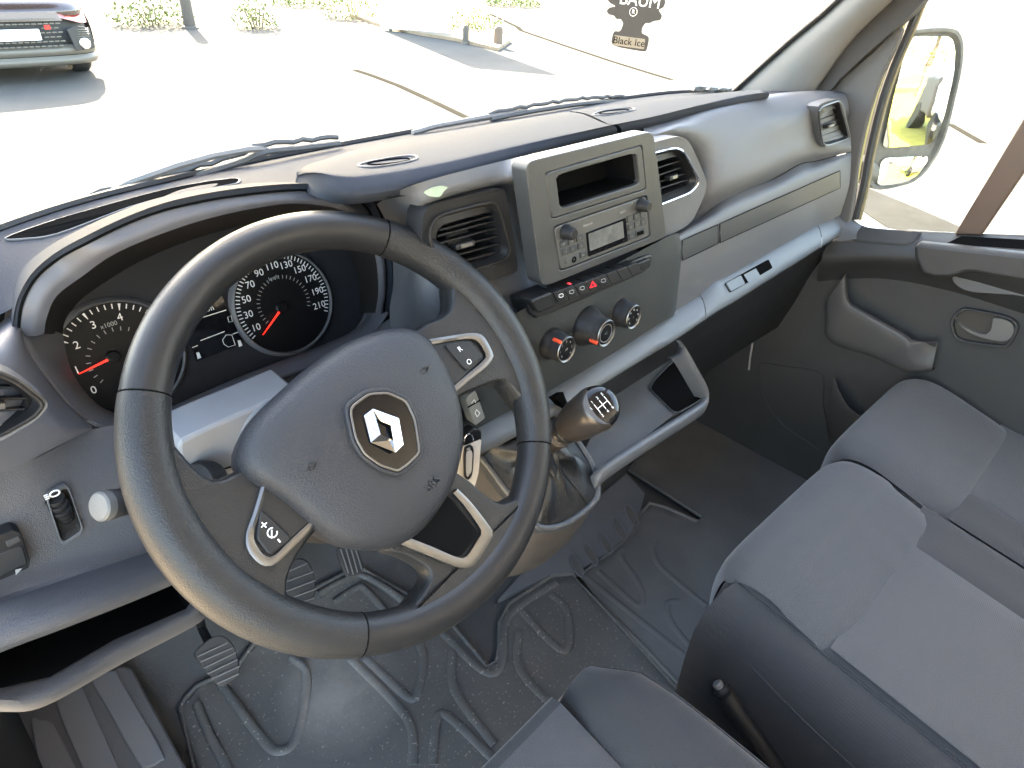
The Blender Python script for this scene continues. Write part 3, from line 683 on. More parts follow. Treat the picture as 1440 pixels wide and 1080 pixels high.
for x, y in ((796, 326), (901.5, 288)):
    lathe('volume_knob' if x < 850 else 'tuning_knob', [(.0085, 0), (.0085, .004), (.0072, .006), (.0066, .013), (.0055, .0145)], on(x-2, y, 0), STN, M_DARK, rad, n=28)
keys = [(793, 343.5, 10), (804.5, 339.5, 10), (816, 335, 10), (796, 354, 10), (806.5, 350.5, 10), (818, 346, 10), (805, 365, 18), (820.5, 358.5, 9), (886.5, 308, 8), (895.5, 304.8, 8), (904.5, 301.5, 8), (887.5, 319.5, 8), (896.5, 316, 8), (905.5, 312.6, 8), (889, 332, 9), (901, 327.4, 13)]
for i, (x, y, w) in enumerate(keys):
    h = 8.6 if x < 850 else 9.4; s = -.37
    k = pan('radio_key', [(x-w/2+.3, y-h/2-s*w/2), (x+w/2-.3, y-h/2+s*w/2), (x+w/2+.7, y+h/2+s*w/2), (x-w/2+1, y+h/2-s*w/2)], RO+.0018, .003, M_FASC if i not in (6,) else M_RAD, rad, r=.12, bev=.0005)
    if i == 6: lathe('audio_jack', [(.0036, 0), (.0036, .001), (.002, .001), (.0018, -.003)], on(x+2, y, .0018), STN, M_PIT, k, n=16)
    elif i == 15: pan('usb_port', [(x-5, y-.6), (x+4, y-3.6), (x+4.6, y+1.4), (x-4.4, y+4.4)], RO+.0024, .002, M_PIT, k, r=.05, bev=0)
    else: text('key_mark', ['CD', 'FM', '3', '4', '5', '6', '', 'SRC', '<', 'v', '>', 'ok', '+', 'x', 'tel', ''][i], on(x, y, .0022), SX, SZ, .0028, M_GREYP, k)
for s, x, y, z in (('bluetooth', 827, 315.5, .0042), ('R&GO', 876, 298, .0038), ('II', 889, 286, .0035)): text('radio_print', s, on(x, y, .0016), SX, SZ, z, M_GREYP, rad)
# switch row
row = thing('switch_row', 'black row of eight square dashboard switches with red hazard triangle', 'switch panel', tuple(ST(830, 408, -.01)))
SO = .006
pan('switch_bezel', [(742, 424), (917, 357), (916, 374), (905, 384), (756, 449), (747, 442)], SO, .03, M_DARK, row, r=.1, bev=.003, k=3)
pan('end_cap', [(746, 423), (777, 410.5), (786, 428), (757, 441)], SO+.008, .02, M_DARK, row, r=.18, bev=.003, k=3)
pan('end_cap', [(896, 371), (915, 363.5), (913, 374), (903, 381)], SO+.007, .02, M_DARK, row, r=.18, bev=.003, k=3)
sw = [(777.5 + i*14.9, 412-i*5.3) for i in range(9)]
for i in range(8):
    a, b = sw[i], sw[i+1]; g = .5
    k = pan('dash_switch', [(a[0]+g, a[1]), (b[0]-g, b[1]), (b[0]+8-g, b[1]+13.5), (a[0]+8+g, a[1]+13.5+.7)], SO+.010, .016, M_DARK, row, r=.06, bev=.001)
    c = ((a[0]+b[0])/2+4, (a[1]+b[1])/2+6.6)
    if i == 3:
        c = (c[0], c[1]); 
        mk('hazard_triangle', [ST(c[0]-.5, c[1]-5.4, SO+.0106), ST(c[0]+6, c[1]+2, SO+.0106), ST(c[0]-4.5, c[1]+5.2, SO+.0106)], [[0, 1, 2]], mat('hazard_red', (.8, .02, .03), .4, emit=(1, .02, .04, .05)), k, smooth=False)
        mk('hazard_core', [ST(c[0]-.2, c[1]-2.2, SO+.0109), ST(c[0]+3, c[1]+1.2, SO+.0109), ST(c[0]-2, c[1]+3.0, SO+.0109)], [[0, 1, 2]], M_DARK, k, smooth=False)
    elif i in (0, 1, 2, 4):
        P = [ST(c[0]+dx, c[1]+dy, SO+.0106) for dx, dy in ((-3, 1.6), (-3, -1.2), (1, -3), (3, -2), (3, 1), (0, 2.4))]
        tube('switch_icon', P, .0004, M_WHITE if i == 0 else M_GREYP, k, n=4, closed=True)
pan('warning_light', [(794, 402.5), (804, 398.5), (805.5, 402), (795.5, 406)], SO+.004, .004, mat('lamp_red', (.85, .03, .05), .35, emit=(1, .05, .08, .12)), row, r=.1, bev=0)
# heater knobs
lab = ['left heater knob with red pointer, beside the steering wheel rim', 'largest middle heater knob with low red pointer', 'right heater knob with airflow symbols, furthest from the wheel']
for i, (x, y, rb, rk, hk) in enumerate(((797, 492, .0195, .0168, .026), (853, 469, .0255, .0180, .034), (891.5, 446, .0195, .0170, .024))):
    ctr = ST(x, y, hk); base = ctr-STN*hk
    t = thing('heater_knob', lab[i], 'knob', tuple(base), 'heater knobs under the switch row')
    lathe('collar', [(rb*1.05, -.004), (rb*1.05, .003), (rb, .006), (rb*.9, .011), (rk*1.02, hk-.010 if i == 1 else .012)], base, STN, M_DARK, t, n=40)
    lathe('barrel', [(rk*1.06, .008), (rk*1.03, hk-.004), (rk*.95, hk-.001), (rk*.9, hk-.002)], base, STN, M_RUB, t, n=40)
    lathe('chrome_ring', [(rk*.92, hk-.006), (rk*1.0, hk-.003), (rk*1.0, hk-.0005), (rk*.94, hk+.0008), (rk*.84, hk-.0005), (rk*.82, hk-.003)], base, STN, M_SATIN, t, n=40)
    fc = lathe('knob_face', [(rk*.84, hk-.004), (rk*.84, hk-.0015), (rk*.6, hk-.001)], base, STN, M_DIAL, t, n=32)
    n = [7, 0, 7][i]
    for j in range(n):
        a = R_(220-j*(260/6)); p = base+STN*(hk-.0008)+(SX*math.cos(a)+SZ*math.sin(a))*rk*.62
        if i == 0: text('numeral', str(j), p, SX, SZ, .0045, M_GREYP, fc)
        else: tube('airflow_icon', [p+SX*.0012*math.cos(q)+SZ*.0016*math.sin(q) for q in (0, 1.6, 3.2, 4.8)], .0003, M_GREYP, fc, n=4, closed=True)
    text('knob_mark', ['off', 'AC', 'o'][i], base+STN*(hk-.0006), SX, SZ, .0045, M_GREYP, fc)
    if i == 1: tube('knob_ring_mark', [base+STN*(hk-.0008)+(SX*math.cos(q)+SZ*math.sin(q))*rk*.66 for q in [2*math.pi*j/24 for j in range(24)]], .0003, M_GREYP, fc, n=4, closed=True)
    if i < 2:
        a = R_((128, 200)[i]); d = SX*math.cos(a)+SZ*math.sin(a)
        box('pointer', base+STN*(hk-.006)+d*rk*1.03, .004, .012, .005, mat('orange_red', (.75, .08, .03), .45), t, ax=(STN.cross(d), STN, d), bevel=.0008)
# ------------------------------------------------------------------ air vents
def vent(label, outer, chrome, opening, slats, vanes, tab, PF, depth, m_out, m_ring, tabm=None):
    o = [PF(x, y, .004) for x, y in outer]; c1 = [PF(x, y, .006) for x, y in chrome]; op = [PF(x, y, -.004) for x, y in opening]
    t = thing('air_vent', label, 'air vent', tuple(centroid(op)+Vector((0, .01, -.03))))
    N = 64
    O = resamp(rnd(o, .28, 4), N); C = resamp(rnd(c1, .28, 4), N); P = resamp(rnd(op, .22, 4), N)
    def align(A, B):
        k = min(range(N), key=lambda s: sum((A[i]-B[(i+s) % N]).length for i in range(0, N, 8))); return B[k:]+B[:k]
    C = align(O, C); P = align(O, P)
    bck = Vector((0, depth, -depth*.1))
    v, f = loft_v([[p+bck*.5 for p in O], O, [a.lerp(b, .5)+Vector((0, .002, 0)) for a, b in zip(O, C)], [p+Vector((0, .003, 0)) for p in C]], True); mk('vent_surround', v, f, m_out, t, angle=50)
    v, f = tube_v(C, .0017, 6, True); mk('vent_trim', v, f, m_ring, t)
    v, f = loft_v([[p+Vector((0, .003, 0)) for p in C], [a.lerp(b, .55)+Vector((0, .006, 0)) for a, b in zip(C, P)], P, [p+bck for p in grow(P, .95)]], True); f.append(list(range(3*N, 4*N))); mk('vent_throat', v, f, M_DARK, t, angle=50)
    for a, b in slats:
        p, q = PF(*a, -.006), PF(*b, -.006); X = (q-p).normalized(); Y = Vector((0, .94, -.34)); Z = X.cross(Y).normalized(); Y = Z.cross(X)
        box('slat', (p+q)*.5+Y*.009, (q-p).length, .018, .0022, M_DARK, t, ax=(X, Y, Z), bevel=.0008)
    for a, b in vanes:
        p, q = PF(*a, -.020), PF(*b, -.020); Z = (q-p).normalized(); Y = Vector((0, 1, 0)); X = Y.cross(Z).normalized(); Y = Z.cross(X)
        box('vane', (p+q)*.5+Y*.006, .0014, .016, (q-p).length, M_DARK, t, ax=(X, Y, Z))
    if tab:
        p, q = PF(*tab[0], .003), PF(*tab[1], .003); X = (q-p).normalized(); Y = Vector((0, 1, -.2)).normalized(); Z = X.cross(Y).normalized()
        tb = box('direction_tab', (p+q)*.5+Y*.004, (q-p).length, .010, .006, M_DARK, t, ax=(X, Y, Z), bevel=.001)
        box('tab_insert', (p+q)*.5-Y*.0014+X*.001, (q-p).length*.6, .001, .0042, tabm or M_SATIN, tb, ax=(X, Y, Z), bevel=.0003)
    return t
def z8(L): return [(580+.1481*x, 260+.1481*y) for x, y in L]
def r3(L): return [(720+.1944*x, 180+.1944*y) for x, y in L]
def z3(L): return [(940+.3472*x, .3472*y) for x, y in L]
def prs(fn, L): return [tuple(fn([a, b])) for a, b in L]
VC = plane((0, .074, .90), STN)
vent('square vent left of the radio fascia, with broad dark louvres', z8([(75, 560), (110, 250), (200, 175), (860, 20), (890, 90), (1010, 800), (960, 850), (520, 960)]), z8([(165, 560), (170, 400), (250, 290), (740, 160), (815, 195), (935, 620), (890, 710), (400, 870)]),
     z8([(215, 560), (235, 430), (300, 370), (745, 250), (790, 300), (840, 600), (800, 650), (400, 800)]),
     prs(z8, [((262, 430), (775, 288)), ((240, 487), (795, 338)), ((240, 563), (810, 405)), ((250, 640), (820, 482)), ((300, 700), (835, 557)), ((360, 760), (830, 630))]), prs(z8, [((305, 380), (335, 760)), ((650, 280), (745, 680))]), z8([(410, 597), (588, 548)]), VC, .05, M_DARK, M_BROWN)
VR = plane((0, .072, .90), STN)
vent('vent with bright chrome outline right of the radio fascia', r3([(960, 120), (1210, 55), (1285, 95), (1412, 380), (1400, 470), (1300, 690), (1080, 810), (980, 800)]), r3([(970, 195), (1180, 143), (1245, 172), (1352, 370), (1342, 410), (1290, 470), (1050, 565), (980, 560)]),
     r3([(980, 265), (1180, 203), (1225, 232), (1283, 370), (1266, 412), (1050, 500), (990, 490)]),
     prs(r3, [((985, 312), (1208, 240)), ((990, 368), (1228, 285)), ((992, 415), (1252, 330)), ((995, 462), (1268, 375))]), prs(r3, [((1150, 220), (1200, 440)), ((1040, 250), (1080, 490))]), r3([(1140, 367), (1197, 346)]), VR, .05, M_DASH, M_CHROME)
VF = plane((0, .071, .88), (0, -1, .05))
vent('small far vent in a pale frame at the door end of the dashboard', z3([(600, 430), (640, 410), (690, 400), (705, 415), (742, 560), (725, 580), (640, 600), (618, 585)]), z3([(607, 450), (622, 432), (688, 408), (700, 420), (735, 552), (728, 562), (640, 592), (622, 575)]),
     z3([(616, 462), (680, 437), (708, 535), (704, 542), (628, 568), (619, 560)]),
     prs(z3, [((613, 486), (692, 458)), ((612, 508), (698, 480)), ((613, 530), (704, 501)), ((616, 552), (710, 520))]), prs(z3, [((668, 445), (690, 545)), ((630, 460), (640, 560))]), z3([(645, 514), (672, 504)]), VF, .04, M_DASH, M_SATIN)
VL = plane((0, .142, .86), STN)
vent('round cornered vent at the driver door end of the dashboard', [(-60, 515), (0, 520), (28, 533), (65, 562), (68, 572), (53, 590), (0, 622), (-60, 640)], [(-58, 523), (0, 527), (24, 538), (58, 564), (60, 571), (48, 586), (0, 613), (-58, 630)], [(-55, 530), (0, 535), (14, 541), (38, 562), (40, 569), (33, 580), (0, 598), (-55, 615)],
     [((-55, 545), (20, 545)), ((-55, 562), (38, 560)), ((-55, 580), (38, 575)), ((-55, 598), (10, 592))], [((-10, 530), (-6, 612)), ((14, 540), (16, 590))], ((-8, 572), (8, 570)), VL, .04, M_DASH, M_BROWN)
# ------------------------------------------------------------------ steering column, stalks, key, small switches
from mathutils.bvhtree import BVHTree
def surf(*objs):
    """ray caster onto built meshes: pixel -> point on the surface"""
    ts = []
    for o in objs:
        me = o.data; ts.append(BVHTree.FromPolygons([v.co.copy() for v in me.vertices], [p.vertices[:] for p in me.polygons]))
    def f(x, y, lift=.0005):
        best = None
        for t in ts:
            loc, nrm, i, dist = t.ray_cast(CAM, ray(x, y).normalized())
            if loc and (best is None or dist < best[1]): best = (loc, dist, nrm)
        if best is None: return None
        n = best[2] if best[2].dot(CAM-best[0]) > 0 else -best[2]
        return best[0]+n*lift
    return f
def part_of(root, name): return [o for o in bpy.data.objects if o.parent == root and o.name.split('.')[0] == name]
M_COLG = mat('column_grey', (.24, .245, .255), .5, .2, 1500, var=.1, vs=10)
colm = thing('steering_column', 'grey shrouded steering column behind the wheel hub with collar for the stalks', 'steering column', (-.45, .1, .60))
def ringp(h, a, b0, b1, n=28, up=True, lo=True):
    out = []
    for i in range(n+1):
        t = math.pi*i/n if up else math.pi+math.pi*i/n
        ca, sa = math.cos(t), math.sin(t); e = .55
        out.append(w3(a*math.copysign(abs(ca)**e, ca), (b1 if sa >= 0 else -b0)*abs(sa)**e*(1 if sa >= 0 else -1)*1.0, h))
    return out
up_rows = [ringp(h, a, b, c) for h, a, b, c in ((-.038, .055, -.06, .045), (-.042, .068, -.07, .055), (-.10, .078, -.08, .06), (-.22, .09, -.09, .07))]
lo_rows = [ringp(h, a, b, c, up=False) for h, a, b, c in ((-.030, .050, -.078, .045), (-.036, .066, -.092, .055), (-.10, .076, -.098, .06), (-.22, .085, -.09, .07))]
v, f = loft_v(up_rows); f.append(list(range(29))); mk('upper_shroud', v, f, M_COLG, colm, angle=50)
v, f = loft_v(lo_rows); f.append(list(range(29))); mk('lower_shroud', v, f, M_BROWN, colm, angle=50)
lathe('hub_boss', [(.05, -.06), (.05, -.02), (.04, -.015)], WC, WN, M_DARK, colm)
# grey dash panel the column comes through
cp = [HY(x, y, .118) for x, y in ((250, 622), (300, 598), (360, 572), (420, 545), (440, 640), (400, 720), (330, 735), (286, 735), (256, 690))]
prism('column_panel', rnd(cp, .12, 2), (0, .05, 0), M_COLG, dash, bevel=.004)
tube('column_panel_seam', [HY(286, 669, .1172), HY(345, 650, .1172)], .0008, M_PIT, dash, n=5)
# left stalk
e0 = HY(142, 712, .085); e1 = HY(282, 684, .112)
stk = thing('light_stalk', 'black light and indicator stalk with pale round end, left of the wheel', 'stalk', tuple(e1))
ax = (e0-e1).normalized()
L_ = (e0-e1).length
lathe('stalk_body', [(.011, -.01), (.010, .01), (.0085, L_*.35), (.0095, L_*.55), (.0115, L_*.62), (.0115, L_-.012)], e1, ax, M_DARK, stk, n=24)
lathe('stalk_ring', [(.0118, L_-.012), (.0122, L_-.010), (.0122, L_-.006), (.0118, L_-.005)], e1, ax, M_RUB, stk, n=24)
lathe('stalk_end', [(.0118, L_-.006), (.0124, L_-.004), (.0120, L_+.001), (.0105, L_+.0025), (.004, L_+.0032)], e1, ax, mat('stalk_grey', (.10, .10, .097), .5), stk, n=28)
lathe('stalk_collar', [(.022, -.012), (.024, .0), (.022, .006), (.013, .009)], HY(283, 684, .104), ax, M_DARK, stk, n=28)
c = e1+ax*(L_*.80); sd_ = ax.cross(CAM-c).normalized(); vd = sd_.cross(ax).normalized()
if vd.dot(CAM-c) < 0: vd = -vd
for k, (s, dx) in enumerate((('DO', -.004), ('AUTO', .004))):
    n_ = (vd*.8-Vector((0, 0, .6))).normalized(); text('stalk_print', s, c+n_*.0119+ax*-.002*k, -ax, ax.cross(n_), .0065, M_WHITE, stk)
# right stalk
g0 = HY(672, 580, .015); rs = thing('wiper_stalk', 'grey tipped wiper stalk between wheel hub and rim', 'stalk', tuple(HY(640, 590, .08)))
tube('stalk_body', [HY(600, 600, .09), HY(640, 590, .06), HY(662, 580, .03)], .008, M_DARK, rs, n=14)
P = [HY(x, y, .012) for x, y in ((655, 562), (669, 549), (683, 588), (668, 599))]
prism('stalk_paddle', rnd(P, .12, 3), (0, .014, 0), mat('paddle_grey', (.17, .18, .175), .45), rs, bevel=.002)
tube('paddle_groove', [HY(658, 573, .0115), HY(675, 563, .0115)], .0008, M_PIT, rs, n=5)
tube('wiper_icon', [HY(x, y, .0112) for x, y in ((670, 576), (675, 581), (671, 586), (668, 581))], .0005, M_WHITE, rs, n=4, closed=True)
tube('wiper_icon', [HY(x, y, .0112) for x, y in ((663, 567), (667, 562), (669, 566))], .0005, M_WHITE, rs, n=4)
# ignition key with tag
key = thing('ignition_key', 'ignition key with split ring hanging from the steering column', 'key', tuple(HY(660, 612, .03)))
prism('key_head', rnd([HY(x, y, .012) for x, y in ((655, 612), (668, 602), (678, 606), (678, 622), (662, 634), (653, 626))], .25, 3), (0, .012, 0), M_DARK, key, bevel=.002)
tube('split_ring', [HY(659, 622, .006)+Vector((math.cos(q)*.007, .002*math.sin(q), math.sin(q)*.010)) for q in [2*math.pi*i/20 for i in range(20)]], .0008, M_CHROME, key, n=6, closed=True)
ktag = thing('key_tag', 'white card and clear black edged key fob tag hanging beside wheel hub', 'key tag', tuple(HY(657, 672, .003)))
prism('tag_card', rnd([HY(x, y, .004) for x, y in ((652, 628), (677, 618), (673, 665), (664, 697), (641, 680))], .06, 2), (0, .001, 0), mat('card_white', (.62, .60, .56), .7), ktag)
to = resamp(rnd([HY(x, y, .001) for x, y in ((653, 630), (663, 625), (667, 632), (665, 668), (659, 676), (653, 672))], .3, 3), 40)
frame('tag_frame', to, inset(to, .0028) if (inset(to, .0028)[0]-centroid(to)).length < (to[0]-centroid(to)).length else inset(to, -.0028), (0, .002, 0), M_DARK, ktag, bevel=.0005)
prism('tag_label', grow(to, .72), (0, .001, 0), mat('tag_paper', (.42, .43, .44), .3), ktag)
# headlamp level wheel and mirror switch on the knee panel
kn = surf(*part_of(dash, 'knee_panel'))
def kp(x, y, l=.001): return kn(x, y, l)
hl = thing('headlamp_level_switch', 'oblong recessed headlamp level thumbwheel on the knee panel', 'switch', tuple(kp(88, 712)))
KO = resamp(rnd([kp(x, y, .006) for x, y in ((57, 694), (88, 680), (116, 745), (84, 766))], .16, 3), 48); KI = grow(KO, .86)
inn = [p+Vector((0, .0048, 0)) for p in grow(KO, .72)]
frame('switch_surround', KO, KI, (0, .004, 0), M_DASH, hl, bevel=.0008)
v, f = loft_v([KI, inn], True); f.append(list(range(48, 96))); mk('switch_recess', v, f, M_BROWN, hl, angle=50)
cc = HY(84, 716, kp(88, 712).y+.001)
for j in range(5): lathe('wheel_rib', [(.0072, -.0028), (.0078, -.001), (.0078, .001), (.0072, .0028)], cc+Vector((.0003*j, -.002+abs(j-2)*.0016, .0105-.0052*j)), (0, -.2, 1), M_DARK, hl, n=18)
for x, y in ((77, 694), (96, 744)):
    c = HY(x, y, kp(88, 712).y-.0035); tube('lamp_icon', [c+Vector((math.cos(q)*.0035, 0, math.sin(q)*.0028)) for q in [2*math.pi*i/12 for i in range(12)]], .0007, M_WHITE, hl, n=4, closed=True)
    v, f = joinv([box_v(c+Vector((-.006, 0, k*.002)), .003, .0006, .0008) for k in (-1, 0, 1)]); mk('lamp_icon', v, f, M_WHITE, hl, smooth=False)
mr = thing('mirror_switch', 'black block of mirror adjuster switches at the door end of knee panel', 'switch', tuple(kp(15, 770)))
prism('switch_block', rnd([kp(x, y, .012) for x, y in ((-40, 755), (10, 738), (22, 741), (36, 780), (34, 790), (-40, 820))], .1, 3), (0, .02, 0), M_DARK, mr, bevel=.003)
prism('switch_bar', rnd([kp(x, y, .0132) for x, y in ((0, 752), (18, 745), (22, 751), (3, 760))], .1, 2), (0, .003, 0), M_FASC, mr, bevel=.0006)
prism('switch_pad', rnd([kp(x, y, .0132) for x, y in ((-20, 772), (24, 758), (32, 783), (-12, 802))], .12, 2), (0, .003, 0), M_RUB, mr, bevel=.001)
mk('switch_arrow', [kp(14, 790, .0138), kp(24, 788, .0138), kp(15, 798, .0138)], [[0, 1, 2]], M_GREYP, mr, smooth=False)
# iridescent sticker on the deck
cs = surf(*part_of(dash, 'centre_panel'), *part_of(dash, 'top_deck'))
P = [cs(x, y, .0032) for x, y in ((596, 269), (606, 264), (618, 262), (627, 263), (622, 268), (616, 274), (603, 275))]
if all(P): tag(prism('leaf_sticker', rnd(P, .2, 2), (0, .0006, -.0006), mat('sticker', (.20, .27, .20), .2, var=.3, vs=60, coat=.5)), 'small shiny pale green leaf shaped sticker on the dashboard', 'sticker')
# lid finger grips on the storage lids
LDS = surf(*part_of(dash, 'storage_lid'))
for L in ([(504, 233), (522, 236), (560, 231), (585, 225), (583, 220), (560, 221), (525, 227)], [(834, 162), (850, 163), (875, 159), (892, 155), (888, 152), (865, 154), (845, 157)]):
    P = [LDS(x, y, .0006) for x, y in L]
    if all(P):
        Q = cr(P, 3, True); v, f = tube_v(Q, .0010, 6, True); mk('handle_groove', v, f, M_DASH, dash)
        P2 = [LDS(sum(q[0] for q in L)/7+(x-sum(q[0] for q in L)/7)*.72, sum(q[1] for q in L)/7+(y-sum(q[1] for q in L)/7)*.55, .0006) for x, y in L]
        v, f = tube_v(cr(P2, 3, True), .0007, 6, True); mk('handle_groove', v, f, M_PIT, dash)
# slot between windscreen and hood, its inner shade painted as a flat black sheet
TDS = surf(*part_of(dash, 'top_deck'))
sl = [TDS(x, y, .0008) for x, y in ((8, 337), (60, 317), (120, 299), (230, 269), (300, 256), (332, 253), (336, 257), (322, 262), (253, 274), (186, 292), (140, 309), (80, 331), (40, 337))]
if all(sl):
    n_ = len(sl); sl2 = cr(sl, 3, True)
    mk('storage_slot', sl2, [list(range(len(sl2)))], M_PIT, dash, solid=.001)
    v, f = tube_v(sl2, .0012, 6, True); mk('slot_lip', v, f, M_DASH, dash)
# worn pit on the left grip
RS = surf(*part_of(whl, 'rim_section'))
P = [RS(239+6*math.cos(q)-2*math.sin(q), 598+8*math.sin(q), .0004) for q in [2*math.pi*i/14 for i in range(14)]]
if all(P): prism('grip_scuff', P, -WN*.0008, M_PIT, whl)
# flush inlays on the glovebox panel, laid on its surface
GS = surf(*part_of(dash, 'glovebox_panel'))
def inlay_strip(x0, y0, x1, y1, h0, h1, n):
    T = [GS(x0+(x1-x0)*i/n, y0+(y1-y0)*i/n, .0016) for i in range(n+1)]; B = [GS(x0+(x1-x0)*i/n+.5, y0+(y1-y0)*i/n+h0+(h1-h0)*i/n, .0016) for i in range(n+1)]
    if not (all(T) and all(B)): return
    M2 = [GS(x0+(x1-x0)*i/n, y0+(y1-y0)*i/n+.5*(h0+(h1-h0)*i/n), .0016) or (t+b)*.5 for i, (t, b) in enumerate(zip(T, B))]
    v, f = loft_v([T, M2, B]); mk('glovebox_inlay', v, f, M_FASC, dash, angle=60)
    v, f = tube_v(T+B[::-1], .0007, 5, True); mk('inlay_groove', v, f, M_PIT, dash)
inlay_strip(958, 338, 1008, 316, 28, 26, 6); inlay_strip(1011, 314.5, 1180, 240, 26.5, 24, 16)
# ------------------------------------------------------------------ gear console, lever and the open tray
M_LEATH = mat('gaiter_leather', (.007, .007, .0075), .4, .25, 700, kind='leather')
M_BRONZE_REFL = mat('knob_bronze_reflection', (.07, .06, .052), .3, metal=.6)  # warm reflection on the black knob is put into the base colour
gear = thing('gear_lever', 'gear lever with glossy black six speed knob, leather gaiter and satin neck', 'gear lever', (-.2, 0, .55))
GN = Vector((0, -.62, .785)).normalized(); GP = plane((-.2, -.012, .60), GN)
fo = [(668, 628), (700, 606), (745, 584), (782, 576), (806, 602), (838, 650), (847, 685), (842, 708), (806, 738), (772, 748), (750, 738), (712, 692), (690, 662)]
FOo = resamp(cr([GP(x, y) for x, y in fo], 4, True), 80); FIi = grow(FOo, .88)
frame('gaiter_frame', FOo, FIi, -GN*.02, mat('frame_grey', (.035, .037, .039), .38, .15, 1500), gear, bevel=.004, seg=3)
gax = Vector((.0, -.05, .07)).normalized(); nk = Vector((-.212, -.033, .681)); tp = HY(852, 566, -.082)
gax = (tp-nk).normalized(); ga, gb = perp(gax)
rows = []
base = [p-GN*.004 for p in grow(FOo, .90)]
c0 = centroid(base)
for k in range(13):
    t = k/12
    r_ = []
    for i, p in enumerate(base):
        a = 2*math.pi*i/80
        top = nk-gax*.036+((p-c0).normalized())*.016
        q = p.lerp(top, t**.8)
        fold = math.sin(t*math.pi)*(.011*math.sin(4*a+2.2*t+.6)+.007*math.sin(7*a-5*t+1.0)+.004*math.sin(11*a+9*t))+.006*math.sin(t*math.pi*3.2+1.5*math.sin(2*a))*math.sin(t*math.pi)
        d = (p-c0).normalized()
        r_.append(q+d*(fold-.012*math.sin(t*math.pi))+GN*(.004*math.sin(3*a+6*t)*math.sin(t*math.pi)))
    rows.append(r_)
sheet('gaiter', rows, M_LEATH, gear, ku=1, kv=3, closed=True, angle=80)
for i in (8, 46): tube('gaiter_stitch', [r[i]+GN*.001 for r in rows], .0010, M_LEATH, gear, n=5)
L = (tp-nk).length; KS = L/.064
lathe('neck', [(.0165, -.07), (.0165, -.018), (.0175, -.016), (.0175, -.011), (.0125, -.008), (.0115, .004)], nk, gax, M_BRONZE_REFL, gear, n=28)
lathe('collar', [(.0125, .000), (.0172, .002), (.0178, .006), (.0160, .009), (.015, .012)], nk, gax, M_DARK, gear, n=28)
kn_ = lathe('knob_body', [(r*1.1, h*KS) for r, h in ((.0150, .006), (.0190, .013), (.0220, .026), (.0232, .042), (.0240, .050), (.0225, .056), (.020, .058))], nk, gax, M_BRONZE_REFL, gear, n=36)
capn = (gax+ (CAM-tp).normalized()*.55).normalized(); cc = nk+gax*(.0535*KS)
cap = lathe('knob_cap', [(r*1.12, h) for r, h in ((.0215, -.004), (.0222, .001), (.0212, .005), (.0180, .0082), (.012, .0100), (.005, .0106), (.001, .0107))], cc, capn, M_PIANO, gear, n=36)
lathe('cap_ring', [(r*1.1, h) for r, h in ((.0232, -.006), (.0238, -.0035), (.0230, .0000), (.0205, .000))], cc, capn, M_SATIN, gear, n=36)
cu = (RT*.78+UP*.62); cu = (cu-capn*cu.dot(capn)).normalized(); cv = capn.cross(cu)
def capp(a, b): 
    r2 = a*a+b*b; return cc+cu*a+cv*b+capn*(.0115-r2*8)
def g2(a, b): return capp(a, b)
ln = []
for x in (-.008, 0, .008): ln.append([g2(x, y) for y in (-.006, -.003, 0, .003, .006)])
ln.append([g2(x, 0) for x in (-.008, -.004, 0, .004, .008)])
v, f = joinv([tube_v(q, .00045, 4) for q in ln]); mk('shift_pattern', v, f, M_WHITE, cap, smooth=False)
for s, x, y in (('1', -.008, .009), ('3', 0, .009), ('5', .008, .009), ('2', -.008, -.009), ('4', 0, -.009), ('6', .008, -.009), ('R', -.0140, .0045)):
    text('shift_numeral', s, g2(x, y)+capn*.0004, cu, cv, .0050, M_WHITE, cap)
# console body under the frame (light on its side panel is put into the pale colour)
cons = thing('gear_console', 'dash console pedestal carrying the gear gaiter, side towards pedals coloured as if lit', 'console', (-.2, .05, .35))
cb = [p-GN*.012 for p in grow(FOo, .99)]
rows = [cb, [p+Vector((0, .012, -.05)) for p in grow(cb, .985)], [p+Vector((0, .05, -.14)) for p in grow(cb, .93)], [p+Vector((0, .20, -.32)) for p in grow(cb, .75)]]
sheet('pedestal', rows, mat('pedestal_plastic', (.042, .036, .031), .55, .3, 1000, kind='leather', var=.15, vs=8), cons, ku=1, kv=4, closed=True, angle=70)
prism('side_panel', rnd([HY(x, y, .045) for x, y in ((622, 690), (660, 640), (684, 630), (722, 690), (705, 726), (680, 720))], .06, 2), (0, .02, 0), mat('side_panel_lit', (.20, .17, .145), .6, .25, 1200), cons, bevel=.003)
prism('coin_slot', [HY(x, y, .012) for x, y in ((780, 558), (792, 551), (800, 573), (798, 578))], (0, .01, -.006), M_PIT, cons)
# tray
trayb = thing('open_shelf', 'open oddments shelf with pale floor below the heater knobs', 'shelf', (0, .02, .55))
ZT = .572
fp = [HZ(x, y, ZT) for x, y in ((812, 655), (838, 600), (866, 546), (912, 519), (956, 497), (992, 558), (946, 584), (846, 664))]
prism('shelf_floor', fp, (0, 0, -.006), mat('shelf_grey', (.07, .072, .072), .5, .2, 1500, var=.2, vs=14), trayb)
hp = rnd([HZ(x, y, ZT+.0022) for x, y in ((913, 546), (922, 532), (948, 506), (966, 500), (991, 548), (986, 562), (950, 583))], .2, 3)
prism('deep_well', hp, (0, 0, -.0015), M_PIT, trayb)
v, f = tube_v(hp, .0012, 6, True); mk('well_edge', v, f, M_FASC, trayb)
lp = cr([HY(950, 483, .005), HY(958, 486, -.012), HY(978, 520, -.035), HY(992, 548, -.048), HY(990, 566, -.053), HY(968, 583, -.055), HY(900, 626, -.055), HY(846, 663, -.052), HY(826, 690, -.045)], 5)
